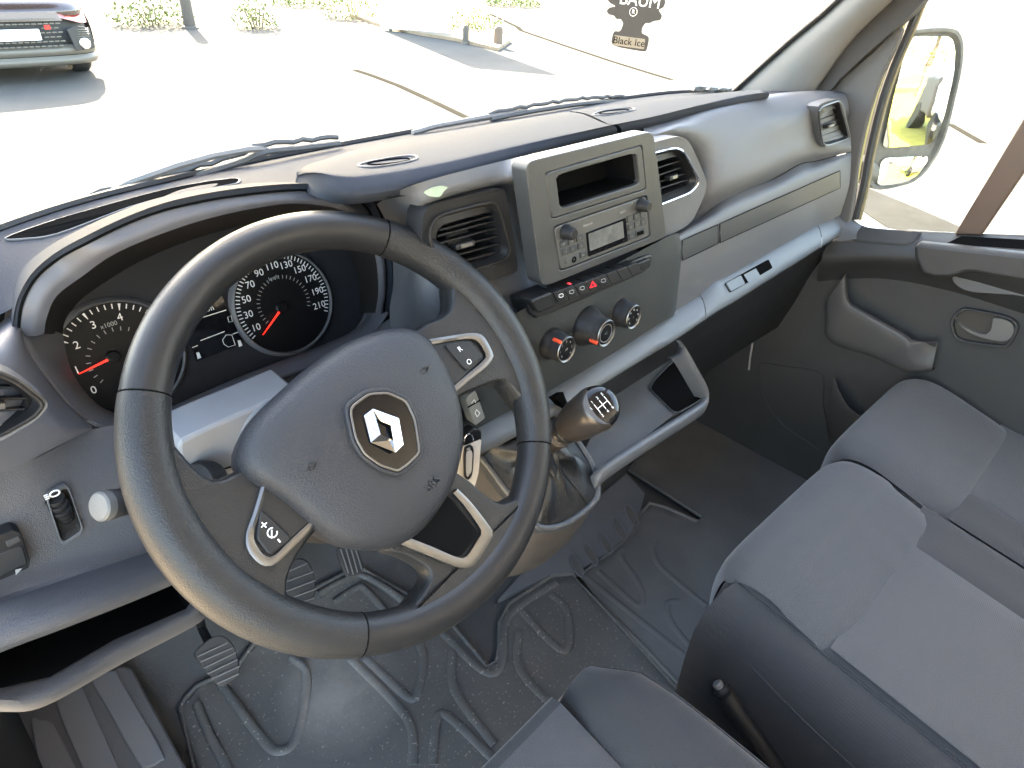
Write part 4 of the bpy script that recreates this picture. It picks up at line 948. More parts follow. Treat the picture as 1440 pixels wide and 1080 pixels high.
rows = [[p+Vector((0, .006, .002)) for p in lp], [p+Vector((0, 0, .005)) for p in lp], [p+Vector((0, -.005, .002)) for p in lp], [p+Vector((0, -.006, -.006)) for p in lp], [p+Vector((0, -.005, -.016)) for p in lp], [p+Vector((0, .008, -.030)) for p in lp]]
v, f = loft_v(rows); mk('shelf_lip', v, f, mat('lip_grey', (.075, .079, .085), .45, .2, 1300), trayb, angle=70)
bw = [HY(x, y, .07) for x, y in ((800, 600), (840, 556), (900, 515), (930, 497), (930, 520), (905, 537), (850, 570))]
prism('shelf_back', bw, (0, .01, 0), M_DARK, trayb)
tube('shelf_edge_line', [HZ(868, 543, ZT+.02), HZ(912, 517, ZT+.02), HZ(950, 494, ZT+.02)], .0008, M_SATIN, trayb, n=5)
# glove ledge latch: recess and catch in the pale strip
lat = thing('glovebox_latch', 'grey sliding catch in a dark oblong recess of the pale ledge', 'latch', tuple(HY(1050, 390, .03)))
LS = surf(*part_of(dash, 'ledge_strip'))
def lp_(L, l): return [LS(x, y, l) or HY(x, y, .03) for x, y in L]
prism('latch_recess', rnd(lp_([(1018, 399), (1080, 365), (1086, 377), (1026, 412)], .0012), .08, 2), (0, .003, -.003), M_PIT, lat)
prism('latch_catch', rnd(lp_([(1019, 399), (1040, 388), (1046, 400), (1026, 411)], .0035), .1, 2), (0, .003, -.003), M_LEDGE, lat, bevel=.0008)
prism('latch_floor', lp_([(1045, 387), (1062, 378), (1068, 388), (1052, 398)], .0016), (0, .001, -.001), M_LEDGE, lat)
# ------------------------------------------------------------------ mats, pedals, footrest
FS = surf(fl)
def onf(x, y, l=.003):
    p = FS(x, y, l)
    return p if p else HZ(x, y, l)
def q7(L): return [(.3472*x, 705+.3472*y) for x, y in L]
def q8(L): return [(400+.3472*x, 705+.3472*y) for x, y in L]
def q2(L): return [(800+.4444*x, 600+.4444*y) for x, y in L]
M_MAT = mat('mat_rubber', (.092, .090, .086), .55, .25, 260, var=.55, vs=4)
def dusty():
    m = mat('driver_mat_rubber', (.092, .090, .086), .55, .3, 300); t = m.node_tree; b = t.nodes['Principled BSDF']
    tc = nd(t, 'ShaderNodeTexCoord'); n1 = nd(t, 'ShaderNodeTexNoise'); n1.inputs['Scale'].default_value = 9; n1.inputs['Detail'].default_value = 8; n1.inputs['Roughness'].default_value = .7
    n2 = nd(t, 'ShaderNodeTexNoise'); n2.inputs['Scale'].default_value = 190; n2.inputs['Detail'].default_value = 3
    r1 = nd(t, 'ShaderNodeValToRGB'); r1.color_ramp.elements[0].position = .45; r1.color_ramp.elements[1].position = .85; r1.color_ramp.elements[1].color = (.8, .8, .8, 1)
    r2 = nd(t, 'ShaderNodeValToRGB'); r2.color_ramp.elements[0].position = .64; r2.color_ramp.elements[1].position = .70
    gr = nd(t, 'ShaderNodeVectorMath', operation='DISTANCE'); gr.inputs[1].default_value = tuple(HZ(480, 975, .01))
    mp = nd(t, 'ShaderNodeMapRange'); mp.inputs[1].default_value = .0; mp.inputs[2].default_value = .12; mp.inputs[3].default_value = 2.2; mp.inputs[4].default_value = 0
    mu = nd(t, 'ShaderNodeMath', operation='MULTIPLY'); ad = nd(t, 'ShaderNodeMath', operation='ADD'); ad2 = nd(t, 'ShaderNodeMath', operation='MULTIPLY_ADD'); ad2.inputs[1].default_value = .22; ad2.use_clamp = True
    for a, c in ((n1, r1), (n2, r2)): t.links.new(tc.outputs['Object'], a.inputs['Vector']); t.links.new(a.outputs[0], c.inputs[0])
    t.links.new(tc.outputs['Object'], gr.inputs[0]); t.links.new(gr.outputs['Value'], mp.inputs[0])
    t.links.new(n1.outputs[0], mu.inputs[0]); t.links.new(mp.outputs[0], mu.inputs[1])
    t.links.new(r1.outputs[0], ad2.inputs[0]); t.links.new(mu.outputs[0], ad2.inputs[2])
    t.links.new(ad2.outputs[0], ad.inputs[0]); t.links.new(r2.outputs[0], ad.inputs[1]); ad.use_clamp = True
    mx = nd(t, 'ShaderNodeMix', data_type='RGBA'); mx.inputs[6].default_value = (.092, .090, .086, 1); mx.inputs[7].default_value = (.40, .37, .33, 1)
    ml = nd(t, 'ShaderNodeMath', operation='MULTIPLY'); ml.inputs[1].default_value = .62; t.links.new(ad.outputs[0], ml.inputs[0])
    t.links.new(ml.outputs[0], mx.inputs[0]); t.links.new(mx.outputs[2], b.inputs['Base Color'])
    return m
M_DMAT = dusty()
def zprof(y):
    K = [(-1.05, 0), (.30, 0), (.40, .02), (.50, .10), (.72, .42), (.74, .62)]
    for (a, b), (c, d) in zip(K, K[1:]):
        if a <= y <= c: return b+(d-b)*(y-a)/(c-a)
    return 0
def floor_mat(name, label, L, m, z):
    P = [onf(x, y, z) for x, y in L]; t = thing(name, label, 'floor mat', tuple(centroid(P)))
    bm = bmesh.new(); vs = [bm.verts.new(p) for p in P]; es = [bm.edges.new((vs[i], vs[(i+1) % len(vs)])) for i in range(len(vs))]
    bmesh.ops.triangle_fill(bm, use_beauty=True, edges=es)
    for _ in range(4): bmesh.ops.subdivide_edges(bm, edges=[e for e in bm.edges if e.calc_length() > .05], cuts=1); bmesh.ops.triangulate(bm, faces=bm.faces[:])
    for q in bm.verts: q.co.z = zprof(q.co.y)+z
    r = bmesh.ops.extrude_face_region(bm, geom=bm.faces[:])
    bmesh.ops.translate(bm, vec=(0, 0, -.008), verts=[g for g in r['geom'] if isinstance(g, bmesh.types.BMVert)]); bmesh.ops.recalc_face_normals(bm, faces=bm.faces)
    me = bpy.data.meshes.new('mat_sheet'); bm.to_mesh(me); bm.free(); finish('mat_sheet', me, m, t, smooth=True)
    v, f = tube_v(P, .005, 6, True); mk('raised_rim', v, f, m, t, angle=80)
    return t
def ridge(t, L, m, z, w=.0085):
    P = [onf(x, y, z) for x, y in L]; P = cr(P, 4); v, f = tube_v(P, w, 8, flat=1); 
    for i, p in enumerate(v): p.z = z_floor(p)+(p.z-z_floor(p))*.38
    return mk('tread_ridge', v, f, m, t, angle=80)
def z_floor(p): return p.z if p.y > .30 else .012
dm = floor_mat('rubber_floor_mat', 'dusty dark rubber mat under the pedals with moulded channels', q7([(730, 850), (745, 800), (790, 750), (870, 712)])+[(330, 940), (400, 845), (445, 826), (483, 806), (510, 802), (530, 815), (584, 846), (639, 886), (684, 941), (698, 936), (702, 915), (702, 880), (714, 854), (775, 814), (806, 812), (905, 921), (1000, 1030), (900, 1300), (330, 1300), (285, 1120)], M_DMAT, .010)
for L in (q7([(1180, 640), (1240, 700), (1232, 860), (1195, 985), (1140, 1022), (1075, 985), (900, 750)]), q7([(800, 830), (850, 950), (920, 1080), (1000, 1250)]), q8([(545, 585), (562, 650), (542, 775), (500, 805), (330, 650)]), q8([(270, 650), (440, 820), (515, 930), (520, 1080)]), q8([(680, 620), (690, 780), (850, 1000)]),
          q8([(640, 545), (805, 700), (880, 670), (905, 480), (1100, 340)]), q8([(960, 460), (1110, 610), (1152, 580), (1140, 450), (1080, 390)]), q8([(600, 1080), (615, 910), (660, 880), (870, 1080)]), q8([(945, 540), (955, 700), (1150, 900)]), q8([(200, 420), (290, 350), (330, 370), (420, 470)]), q8([(130, 380), (240, 320), (330, 310), (560, 470)])): ridge(dm, L, M_DMAT, .0105)
pm_ = floor_mat('rubber_floor_mat', 'plain dark rubber mat in the passenger footwell with wavy front edge', [(811, 818), (860, 780), (889, 755), (897, 730), (911, 713), (935, 719), (978, 739), (986, 733), (884, 667), (915, 620), (1010, 570), (1140, 655), (1200, 700), (1250, 900), (1100, 1050), (1010, 1030), (906, 918)], M_MAT, .014)
for L in (q2([(165, 400), (162, 425), (215, 505), (228, 555), (208, 575), (90, 470)]), q2([(272, 370), (262, 405), (290, 460), (430, 580)]), q2([(345, 565), (308, 575), (325, 640), (450, 790)]), q2([(40, 480), (240, 640), (440, 800)])): ridge(pm_, L, M_MAT, .0148)
# threshold plate with oval cut-outs
th = thing('floor_threshold', 'grey pebbled floor rail with five oval pockets beside the mats', 'floor rail', tuple(onf(840, 760)))
M_TH = mat('threshold_plastic', (.12, .125, .135), .5, .6, 420, kind='pebble', var=.2, vs=20)
prism('rail', [onf(x, y, .016) for x, y in ((700, 850), (745, 800), (800, 735), (846, 700), (880, 672), (905, 700), (897, 728), (888, 755), (858, 780), (808, 812), (772, 815))], (0, 0, -.012), M_TH, th)
for x, y in ((812, 803), (832, 787), (852, 770), (872, 751), (889, 732)):
    P = [onf(x-2+8*math.cos(q)-5*math.sin(q), y-15*math.sin(q)+4*math.cos(q), .0175) for q in [2*math.pi*i/18 for i in range(18)]]
    o = prism('oval_pocket', P, (0, 0, -.001), M_MAT, th); v, f = tube_v(P, .0018, 6, True); mk('pocket_edge', v, f, M_TH, o)
# left footrest / step with raised pads
fr_ = thing('footrest', 'ribbed dark footrest left of the pedals with long raised pads', 'footrest', tuple(HZ(140, 1020, .08)))
FN = Vector((.05, -.30, .95)).normalized(); FPn = plane(HZ(140, 1020, .10), FN)
prism('footrest_plate', [FPn(x, y) for x, y in ((-60, 1180), (-40, 1020), (70, 985), (170, 935), (186, 940), (262, 1080), (300, 1180))], -FN*.03, mat('step_plastic', (.085, .085, .09), .5, .9, 330, kind='pebble', var=.2, vs=10), fr_, bevel=.004)
for L in (q7([(128, 910), (165, 885), (205, 895), (230, 930), (330, 1120), (420, 1300), (230, 1300)]), q7([(225, 800), (270, 760), (325, 755), (350, 790), (480, 1080), (560, 1250), (420, 1250), (300, 1000)]), q7([(375, 735), (400, 700), (465, 685), (500, 740), (655, 1010), (650, 1050), (600, 1075), (555, 1050), (440, 850)])):
    prism('raised_pad', cr([FPn(x, y, .006) for x, y in L], 4, True), -FN*.008, mat('pad_plastic', (.14, .142, .152), .55, .2, 1200), fr_, bevel=.0035, seg=3)
# pedals
def pedal(label, L, z, n, ribs, arm, ribw=.0014):
    PN = Vector((0, -.62, .78)).normalized(); c = centroid([HZ(x, y, z) for x, y in L]); PP = plane(c, PN)
    t = thing('foot_pedal', label, 'pedal', tuple(c+Vector((0, .03, -.03))), 'pedals under the steering wheel')
    P = cr([PP(x, y) for x, y in L], 3, True); prism('pedal_pad', P, -PN*.012, mat('pedal_rubber', (.035, .034, .033), .55, .3, 700, var=.5, vs=30), t, bevel=.002)
    for a, b in ribs:
        p, q = PP(*a, .001), PP(*b, .001); tube('pad_rib', [p, (p+q)*.5+PN*.0012, q], ribw, mat('worn_rubber', (.17, .165, .16), .6), t, n=6)
    tube('pedal_arm', [c-PN*.008]+[HZ(x, y, zz) for x, y, zz in arm], .007, M_DARK, t, n=8)
    return t
pedal('worn clutch pedal with pale ribs beside the footrest', q7([(790, 612), (850, 555), (905, 545), (950, 590), (972, 680), (950, 720), (895, 748), (850, 705), (805, 650)]), .17, 7, [tuple(q7(p)) for p in (((800, 628), (922, 572)), ((812, 650), (942, 592)), ((826, 675), (955, 612)), ((840, 698), (962, 640)), ((858, 718), (968, 668)), ((880, 738), (966, 698)))], [(284, 884, .165), (280, 866, .19)])
pedal('broad brake pedal half hidden behind the wheel spoke', [(388, 800), (420, 785), (436, 793), (443, 815), (442, 840), (420, 853), (395, 848), (384, 825)], .18, 6, [((386, 812), (432, 792)), ((386, 824), (440, 804)), ((390, 836), (443, 816)), ((396, 846), (444, 828)), ((408, 852), (442, 841))], [(398, 775, .17), (394, 755, .19)])
pedal('narrow accelerator pedal with long ribs under the wheel hub', [(474, 772), (490, 764), (503, 772), (512, 800), (494, 811), (486, 806)], .16, 4, [((479, 772), (490, 806)), ((486, 770), (497, 808)), ((493, 770), (503, 805)), ((499, 770), (509, 801))], [(478, 752, .155), (474, 738, .165)])
# ------------------------------------------------------------------ seats
M_FAB = mat('seat_fabric', (.050, .051, .0535), .9, .5, 130, kind='weave', sheen=.25, var=.12, vs=14)
M_FABD = mat('seat_side_fabric', (.031, .031, .0325), .9, .4, 130, kind='weave', sheen=.2, var=.12, vs=14)
M_FABB = mat('seat_back_fabric', (.05, .046, .043), .9, .5, 130, kind='weave', sheen=.15)
TS = math.tan(R_(8))
def sz(y): return .42+(y+.2)*TS
def patch(name, x0, x1, y0, y1, m, par, crown=.012, edge=.007, nx=14, ny=14, drop=.03, wr=None, front=False, dx=(0, 0)):
    """padded panel between x0..x1 and y0 (front)..y1 (back), puffed up, tucked at the seams"""
    rows = []
    for j in range(ny+1):
        t = j/ny; y = y0+(y1-y0)*t; r = []
        for i in range(nx+1):
            s = i/nx; x = x0+(x1-x0)*s+dx[0]*(1-s)*t+dx[1]*s*t
            px, py = min(s, 1-s)*(x1-x0), min(t, 1-t)*abs(y1-y0)
            e = (1-math.exp(-px/.012))*(1-math.exp(-py/.012))
            z = sz(y)-edge+edge*e+crown*math.sin(math.pi*s)*math.sin(math.pi*min(1, t*1.0))
            if wr: z += wr(s, t)
            r.append(Vector((x, y, z)))
        rows.append(r)
    v, f = loft_v(rows); return mk(name, v, f, m, par, angle=80)
def front_roll(name, x0, x1, yb, m, par, ridge_=0, wr=None, skew=0.0):
    """front bolster: from the back seam over the nose and down"""
    prof = [(yb, -.010), (yb+.008, -.002), (yb+.03, .004), (yb+.08, .010), (-.285, .016), (-.25, .014), (-.222, .004), (-.205, -.012), (-.196, -.035), (-.192, -.07), (-.196, -.12), (-.21, -.19)]
    rows = []; n = 18
    for k, (y, dz) in enumerate(prof):
        r = []
        for i in range(n+1):
            s = i/n; e = min(s, 1-s)*(x1-x0); q = math.exp(-e/.018)
            z = sz(max(y, -.9))+dz-.022*q+.004*math.sin(math.pi*s)
            if k > 7: z = sz(-.2)+dz-.004*q
            yy = y-.022*q*max(0, min(1, (k-1)/6))+skew*(s-.5)
            if wr and k < 6: z += wr(s, k)
            r.append(Vector((x0+(x1-x0)*s, yy, z)))
        rows.append(r)
    R1 = [cr(r, 1) for r in rows]; cols = [cr([r[j] for r in R1], 3) for j in range(n+1)]; R2 = [[c[i] for c in cols] for i in range(len(cols[0]))]
    v, f = loft_v(R2); return mk(name, v, f, m, par, angle=80)
def side(name, x, out, m, par, y0=-.205, y1=-.95):
    rows = []
    for dz, o in ((-.024, 0), (-.034, .35), (-.07, .8), (-.12, 1.0), (-.20, .95), (-.30, .8)):
        rows.append([Vector((x+out*o, y0+(y1-y0)*t-(.02 if t == 0 else 0)*(1-o), sz(y0+(y1-y0)*t)+dz-.0*t)) for t in [k/12 for k in range(13)]])
    v, f = loft_v(rows); return mk(name, v, f, m, par, angle=80)
def wr_mid(s, k): return (-.0036*abs(math.sin(s*34+.4*math.sin(s*9)))*(1.0 if .35 < s < .98 else .3)) if k in (1, 2) else (-.0016*abs(math.sin(s*34)) if k == 3 else 0)
def core(x0, x1, par):
    rows = [[Vector((x, y, z)) for x, z in ((x0-.004, .15), (x0, sz(y)-.05), (x0+.004, sz(y)-.020), (x0+.02, sz(y)-.0125), (x1-.02, sz(y)-.0125), (x1-.004, sz(y)-.020), (x1, sz(y)-.05), (x1+.004, .15))] for y in (-.235, -.3, -.45, -.7, -.95)]
    rows.insert(0, [p+Vector((0, .026, -.022)) for p in rows[0]]); rows.insert(0, [Vector((p.x, -.202, min(p.z, .3))) for p in rows[0]])
    v, f = loft_v(rows); return mk('cushion_core', v, f, M_FABD, par, angle=60)
ms = thing('passenger_seat', 'middle grey fabric seat cushion with dark side and gathered seam', 'seat', (.2, -.5, .0), 'bench seats of the passenger side')
front_roll('front_bolster', .002, .402, -.388, M_FAB, ms, wr=wr_mid, skew=-.02)
patch('cushion_insert', .004, .295, -.368, -.95, M_FAB, ms, crown=.010)
patch('side_strip', .295, .404, -.370, -.95, M_FABD, ms, crown=-.004, nx=8)
core(.0, .406, ms)
side('side_panel', .002, -.045, M_FABD, ms)
side('side_panel', .402, .003, M_FABD, ms)
tube('piping', [Vector((.002-.0*t, -.222-.74*t, sz(-.222-.74*t)-.0215)) for t in [k/14 for k in range(15)]], .0016, M_FABD, ms, n=6)
tube('piping', cr([Vector((-.004, -.215, .375)), Vector((-.022, -.23, .335)), Vector((-.038, -.29, .31)), Vector((-.042, -.45, .27)), Vector((-.042, -.75, .23))], 5), .0016, M_FABD, ms, n=6)
prism('seat_skirt', [Vector((-.035, -.235, .30)), Vector((-.035, -.95, .22)), Vector((-.03, -.95, .02)), Vector((-.03, -.27, .02)), Vector((-.032, -.24, .18))], (.43, 0, 0), M_FABB, ms, bevel=.015, seg=3)
os_ = thing('passenger_seat', 'outer grey fabric seat cushion next to the passenger door', 'seat', (.6, -.5, .0), 'bench seats of the passenger side')
front_roll('front_bolster', .412, .805, -.425, M_FAB, os_, skew=-.015)
patch('cushion_insert', .517, .805, -.408, -.95, M_FAB, os_, crown=.010)
patch('side_strip', .410, .518, -.408, -.95, M_FABD, os_, crown=-.006, nx=8)
core(.404, .806, os_)
side('side_panel', .412, -.003, M_FABD, os_)
rows = [[Vector((.805, y, sz(y)-.02)) for y in (-.25, -.4, -.6, -.95)], [Vector((.85, y, sz(y)+.022)) for y in (-.27, -.4, -.6, -.95)], [Vector((.875, y, sz(y)+.02)) for y in (-.29, -.4, -.6, -.95)], [Vector((.885, y, sz(y)-.1)) for y in (-.29, -.4, -.6, -.95)]]
prism('seat_skirt', [Vector((.412, -.235, .30)), Vector((.412, -.95, .22)), Vector((.412, -.95, .02)), Vector((.412, -.26, .02)), Vector((.412, -.235, .18))], (.385, 0, 0), M_FABB, os_, bevel=.015, seg=3)
tube('piping', cr([Vector((.408, -.24, .398)), Vector((.408, -.225, .385)), Vector((.415, -.212, .36))], 5), .0016, M_FAB, os_, n=6)
# driver seat: only its front corner is in view
ds = thing('driver_seat', 'driver seat cushion corner in dark fabric with lighter grey centre panel', 'seat', (-.45, -.6, .0))
M_FABK = mat('driver_bolster_fabric', (.022, .022, .023), .9, .4, 130, kind='weave', sheen=.2, var=.12, vs=14)
patch('cushion_insert', -.58, -.335, -.172, -.95, M_FAB, ds, crown=.006, edge=.008)
rows = []
for k in range(17):
    t = k/16; y = -.165-.78*t; xe = -.215+.05*min(1, t*1.6)-.03*math.exp(-t*22)
    r = []
    for s, dz in ((0, -.008), (.12, .006), (.3, .014), (.55, .018), (.75, .012), (.9, -.004), (1.0, -.03), (1.03, -.08), (1.0, -.2), (.97, -.3)):
        x = -.334+(xe+.334)*s; nose = math.exp(-t*30)
        r.append(Vector((x, y+.008*math.sin(s*3.1)-.004, sz(y)+dz-nose*(.03 if s < 1 else .01))))
    rows.append(r)
nose = [Vector((p.x, p.y+.012, p.z-.05)) for p in rows[0]]; nose2 = [Vector((p.x, p.y+.008, max(.1, p.z-.22))) for p in rows[0]]
v, f = loft_v([nose2, nose]+rows); mk('side_bolster', v, f, M_FABK, ds, angle=80)
v, f = loft_v([[Vector((p.x-.86-.04, p.y, p.z)) if False else Vector((-.915-p.x, p.y, p.z)) for p in r] for r in [nose2, nose]+rows]); mk('side_bolster', v, f, M_FABK, ds, angle=80)
tube('piping', [r[5]+Vector((0, 0, .001)) for r in rows], .0015, M_FABD, ds, n=6)
rows = [[Vector((x, -.172, sz(-.172)-.008)) for x in (-.58, -.46, -.335)], [Vector((x, -.155, sz(-.172)-.03)) for x in (-.58, -.46, -.335)], [Vector((x, -.165, .22)) for x in (-.58, -.46, -.335)]]
sheet('front_panel', rows, M_FABD, ds, ku=4, kv=4)
box('seat_base', (-.46, -.6, .12), .46, .7, .24, M_FABB, ds, bevel=.02)
# seat backs behind the camera, they only shade
for t, x, w in ((ms, .2, .38), (os_, .61, .38), (ds, -.46, .46)):
    box('backrest', (x, -.93, .66), w, .12, .62, M_FAB, t, bevel=.04, seg=3)
# handbrake
hb = thing('handbrake_lever', 'black handbrake lever between driver and middle seats', 'handbrake', tuple(HZ(1060, 1030, .10)))
h0 = HZ(1012, 966, .24); h1 = HZ(1080, 1062, .17); d = (h0-h1).normalized()
lathe('grip', [(.013, -.16), (.0135, -.06), (.0145, -.02), (.014, -.006), (.011, 0)], h0, d, M_RUB, hb, n=20)
lathe('release_button', [(.008, -.002), (.008, .006), (.0065, .008)], h0, d, mat('button_grey', (.16, .16, .16), .4), hb, n=18)
lathe('grip_ring', [(.0148, -.012), (.0155, -.009), (.0155, -.005), (.0140, -.003)], h0, d, M_DARK, hb, n=20)
# ------------------------------------------------------------------ passenger door, window, mirror
M_DOOR = mat('door_plastic', (.028, .027, .0255), .55, .35, 1000, kind='leather', var=.2, vs=7)
M_SEALY = mat('door_edge_paint', (.42, .38, .16), .5)
door = thing('passenger_door', 'dark moulded passenger door panel with grab handle, map pocket and window', 'door', (.82, -.4, -.1))
def zd(L): return [(1140+.2083*x, 300+.2083*y) for x, y in L]
def zl(L): return [(1040+.2778*x, 460+.2778*y) for x, y in L]
prism('door_card', [Vector((.80, .34, .0)), Vector((.80, .34, .60)), Vector((.80, .10, .66)), Vector((.80, -.98, .80)), Vector((.80, -.98, .0))], (.03, 0, 0), M_DOOR, door)
prism('door_outer', [Vector((.86, .36, -.3)), Vector((.86, .36, .62)), Vector((.86, .10, .655)), Vector((.86, -.98, .79)), Vector((.86, -.98, -.3))], (.03, 0, 0), M_BODY, door)
gl = [HX(x, y, .805) for x, y in ((1190, 318), (1250, 324), (1350, 329), (1440, 333), (1560, 338))]
ed = [HX(x, y, .765) for x, y in ((1160, 345), (1240, 343), (1340, 350), (1440, 360), (1560, 372))]
ml_ = [HX(x, y, .755) for x, y in ((1155, 366), (1240, 363), (1340, 372), (1440, 392), (1560, 415))]
bt = [HX(x, y, .785) for x, y in ((1150, 386), (1240, 381), (1340, 398), (1440, 428), (1560, 462))]
b2 = [p+Vector((.02, 0, -.03)) for p in bt]
sheet('upper_rail', [gl, [a.lerp(b, .8)+Vector((0, 0, .006)) for a, b in zip(gl, ed)], ed, ml_, bt, b2], M_DOOR, door, ku=5, kv=4)
# front end of the rail curving to the pillar foot
sheet('rail_end', [[HX(x, y, .80) for x, y in ((1176, 292), (1192, 306), (1212, 318))], [HX(x, y, .775) for x, y in ((1168, 300), (1188, 318), (1206, 326))], [HX(x, y, .765) for x, y in ((1160, 330), (1182, 338), (1204, 336))]], M_DASH, door, ku=4, kv=4)
# window lift switch
UR = surf(*part_of(door, 'upper_rail'))
def ur(x, y, l): return UR(x, y, l) or HX(x, y, .78)
so_ = resamp(cr([ur(x, y, .003) for x, y in zd([(285, 160), (325, 108), (400, 95), (560, 108), (720, 125), (747, 150), (715, 182), (640, 202), (450, 190), (305, 180)])], 4, True), 48)
swp = prism('switch_plate', so_, (0, .0, -.006), M_DOOR, door, bevel=.0015)
prism('switch_well', cr([ur(x, y, .0055) for x, y in zd([(375, 135), (400, 124), (590, 137), (640, 150), (600, 168), (540, 168), (400, 152)])], 3, True), (0, 0, -.001), M_PIT, swp)
prism('window_switch', rnd([ur(x, y, .0075) for x, y in zd([(565, 140), (640, 148), (620, 166), (535, 162)])], .1, 2), (0, 0, -.003), M_FASC, swp, bevel=.0006)
# pull handle block and tray on top, scoop underneath
ph = [(1284, 346), (1310, 344), (1365, 350), (1440, 358), (1560, 372), (1560, 412), (1440, 397), (1368, 384), (1352, 386), (1334, 391), (1296, 386)]
prism('pull_handle', cr([HX(x, y, .735) for x, y in ph], 2, True), (.03, 0, 0), M_DOOR, door, bevel=.008, seg=3)
tr = [ur(x, y, .0015) for x, y in ((1330, 343), (1352, 333), (1440, 338), (1540, 344), (1540, 356), (1440, 350))]
prism('rail_tray', tr, (0, 0, -.001), M_PIT, door)
scp = [HX(x, y, .772) for x, y in ((1338, 392), (1358, 387), (1440, 399), (1540, 420), (1540, 440), (1440, 418), (1400, 414), (1356, 409))]
prism('pull_scoop', cr(scp, 3, True), (.03, 0, 0), mat('scoop_grey', (.085, .088, .09), .5, .2, 1200), door, bevel=.006, seg=3)
# inner handle in an oval recess
hv = resamp(cr([HX(x, y, .788) for x, y in zd([(945, 720), (1000, 660), (1060, 645), (1290, 690), (1380, 730), (1400, 790), (1340, 895), (1280, 905), (1010, 865), (950, 800)])], 4, True), 56)
hi_ = grow(hv, .90)
frame('handle_bezel', hv, hi_, (.012, 0, 0), M_DOOR, door, bevel=.003, seg=3)
rc = prism('handle_recess', [p+Vector((.010, 0, 0)) for p in hi_], (.006, 0, 0), mat('handle_recess_brown', (.03, .026, .022), .5), door)
hp_ = cr([HX(x, y, .790) for x, y in zd([(975, 712), (1030, 765), (1110, 805), (1175, 818), (1215, 790), (1228, 735), (1240, 708), (1330, 725), (1372, 770), (1360, 830), (1300, 864), (1180, 845), (1060, 800)])], 3, True)
prism('release_lever', hp_, (.008, 0, 0), mat('lever_grey', (.12, .115, .105), .38), door, bevel=.003, seg=3)
# map pocket
lipL = zd([(222, 432), (228, 560), (245, 620), (300, 665), (600, 835), (680, 888), (830, 905)])
botL = zd([(100, 600), (98, 760), (105, 830), (180, 890), (400, 960), (640, 1065), (820, 1060)])
A_ = [HX(x, y, .752) for x, y in lipL]; B_ = [HX(x, y, .765) for x, y in botL]; Ai = [p+Vector((.016, 0, .003)) for p in A_]; Bi = [p+Vector((.035, 0, -.01)) for p in B_]
Ad = [p+Vector((.04, 0, -.03)) for p in A_]
A_ = [p if i < 6 else p+Vector((.03, 0, 0)) for i, p in enumerate(A_)]
sheet('map_pocket', [Ad, Ai, [a.lerp(b, .5)+Vector((0, 0, .004)) for a, b in zip(Ai, A_)], A_, [a.lerp(b, .5)+Vector((-.004, 0, 0)) for a, b in zip(A_, B_)], B_, Bi], mat('pocket_plastic', (.055, .052, .05), .5, .3, 1000, kind='leather'), door, ku=4, kv=3)
lip2 = zl([(475, 270), (495, 340), (540, 420), (600, 465), (680, 500)]); bot2 = zl([(440, 500), (455, 560), (480, 620), (540, 660), (680, 700)])
A2 = [HX(x, y, .762) for x, y in lip2]; B2 = [HX(x, y, .775) for x, y in bot2]
sheet('lower_pocket', [[p+Vector((.035, 0, -.02)) for p in A2], [p+Vector((.012, 0, .002)) for p in A2], A2, B2, [p+Vector((.03, 0, -.01)) for p in B2]], M_DOOR, door, ku=4, kv=3)
tube('speaker_outline', cr([HX(x, y, .799) for x, y in zl([(105, 185), (230, 200), (410, 238), (425, 400), (465, 635), (330, 570), (205, 480), (130, 370), (105, 260)])], 4, True), .0016, M_DOOR, door, n=5, closed=True)
# window surround: dark seals, sail panel, pale edge, division bar, glass
def band(name, L, x, m, d=.02, k=2, **kw): return prism(name, cr([HX(a, b, x) for a, b in L], k, True), (d, 0, 0), m, door, **kw)
band('frame_seal', [(1112, 140), (1140, 100), (1188, 52), (1238, 0), (1310, -75), (1350, -80), (1298, 2), (1268, 32), (1225, 70), (1180, 112), (1160, 133)], .765, mat('seal_brown', (.035, .03, .026), .7), .03)
band('mirror_sail', [(1158, 134), (1182, 112), (1228, 72), (1266, 36), (1262, 60), (1240, 106), (1222, 160), (1208, 220), (1199, 285), (1190, 320), (1180, 300), (1190, 200)], .785, mat('sail_plastic', (.075, .07, .065), .65, .25, 1200), .02, bevel=.003)
tube('sail_bead', cr([HX(x, y, .782) for x, y in ((1156, 136), (1178, 110), (1225, 68), (1268, 30))], 4), .004, M_DOOR, door, n=8)
YL = [(1300, -40), (1276, 20), (1265, 48), (1246, 92), (1228, 146), (1213, 208), (1203, 262), (1192, 306)]
v, f = tube_v(cr([HX(x, y, .80) for x, y in YL], 4), .0042, 6); mk('painted_edge', v, f, M_SEALY, door)
v, f = tube_v(cr([HX(x+10, y+2, .812) for x, y in YL], 4), .0075, 6); mk('window_seal', v, f, M_RUB, door)
v, f = tube_v(cr([HX(x+17, y+3, .818) for x, y in YL], 4), .0035, 6); mk('window_trim', v, f, mat('trim_tan', (.22, .18, .10), .5), door)
tube('window_seal', cr([HX(x, y, .812) for x, y in ((1192, 300), (1198, 312), (1215, 322), (1250, 328), (1350, 332), (1440, 335), (1560, 340))], 4), .006, M_RUB, door, n=8)
band('division_bar', [(1342, 330), (1380, 331), (1440, 243), (1700, -140), (1665, -180), (1440, 166)], .80, mat('bar_brown', (.075, .045, .03), .6), .02, 1, bevel=.003)
win = [HX(x, y, .822) for x, y in ((1200, 318), (1440, 334), (1700, 345), (1700, -250), (1440, -250), (1318, -40), (1262, 90), (1222, 210))]
prism('window_glass', win, (.003, 0, 0), thin_glass('side_glass', (.93, .95, .94), .5), door, smooth=False)
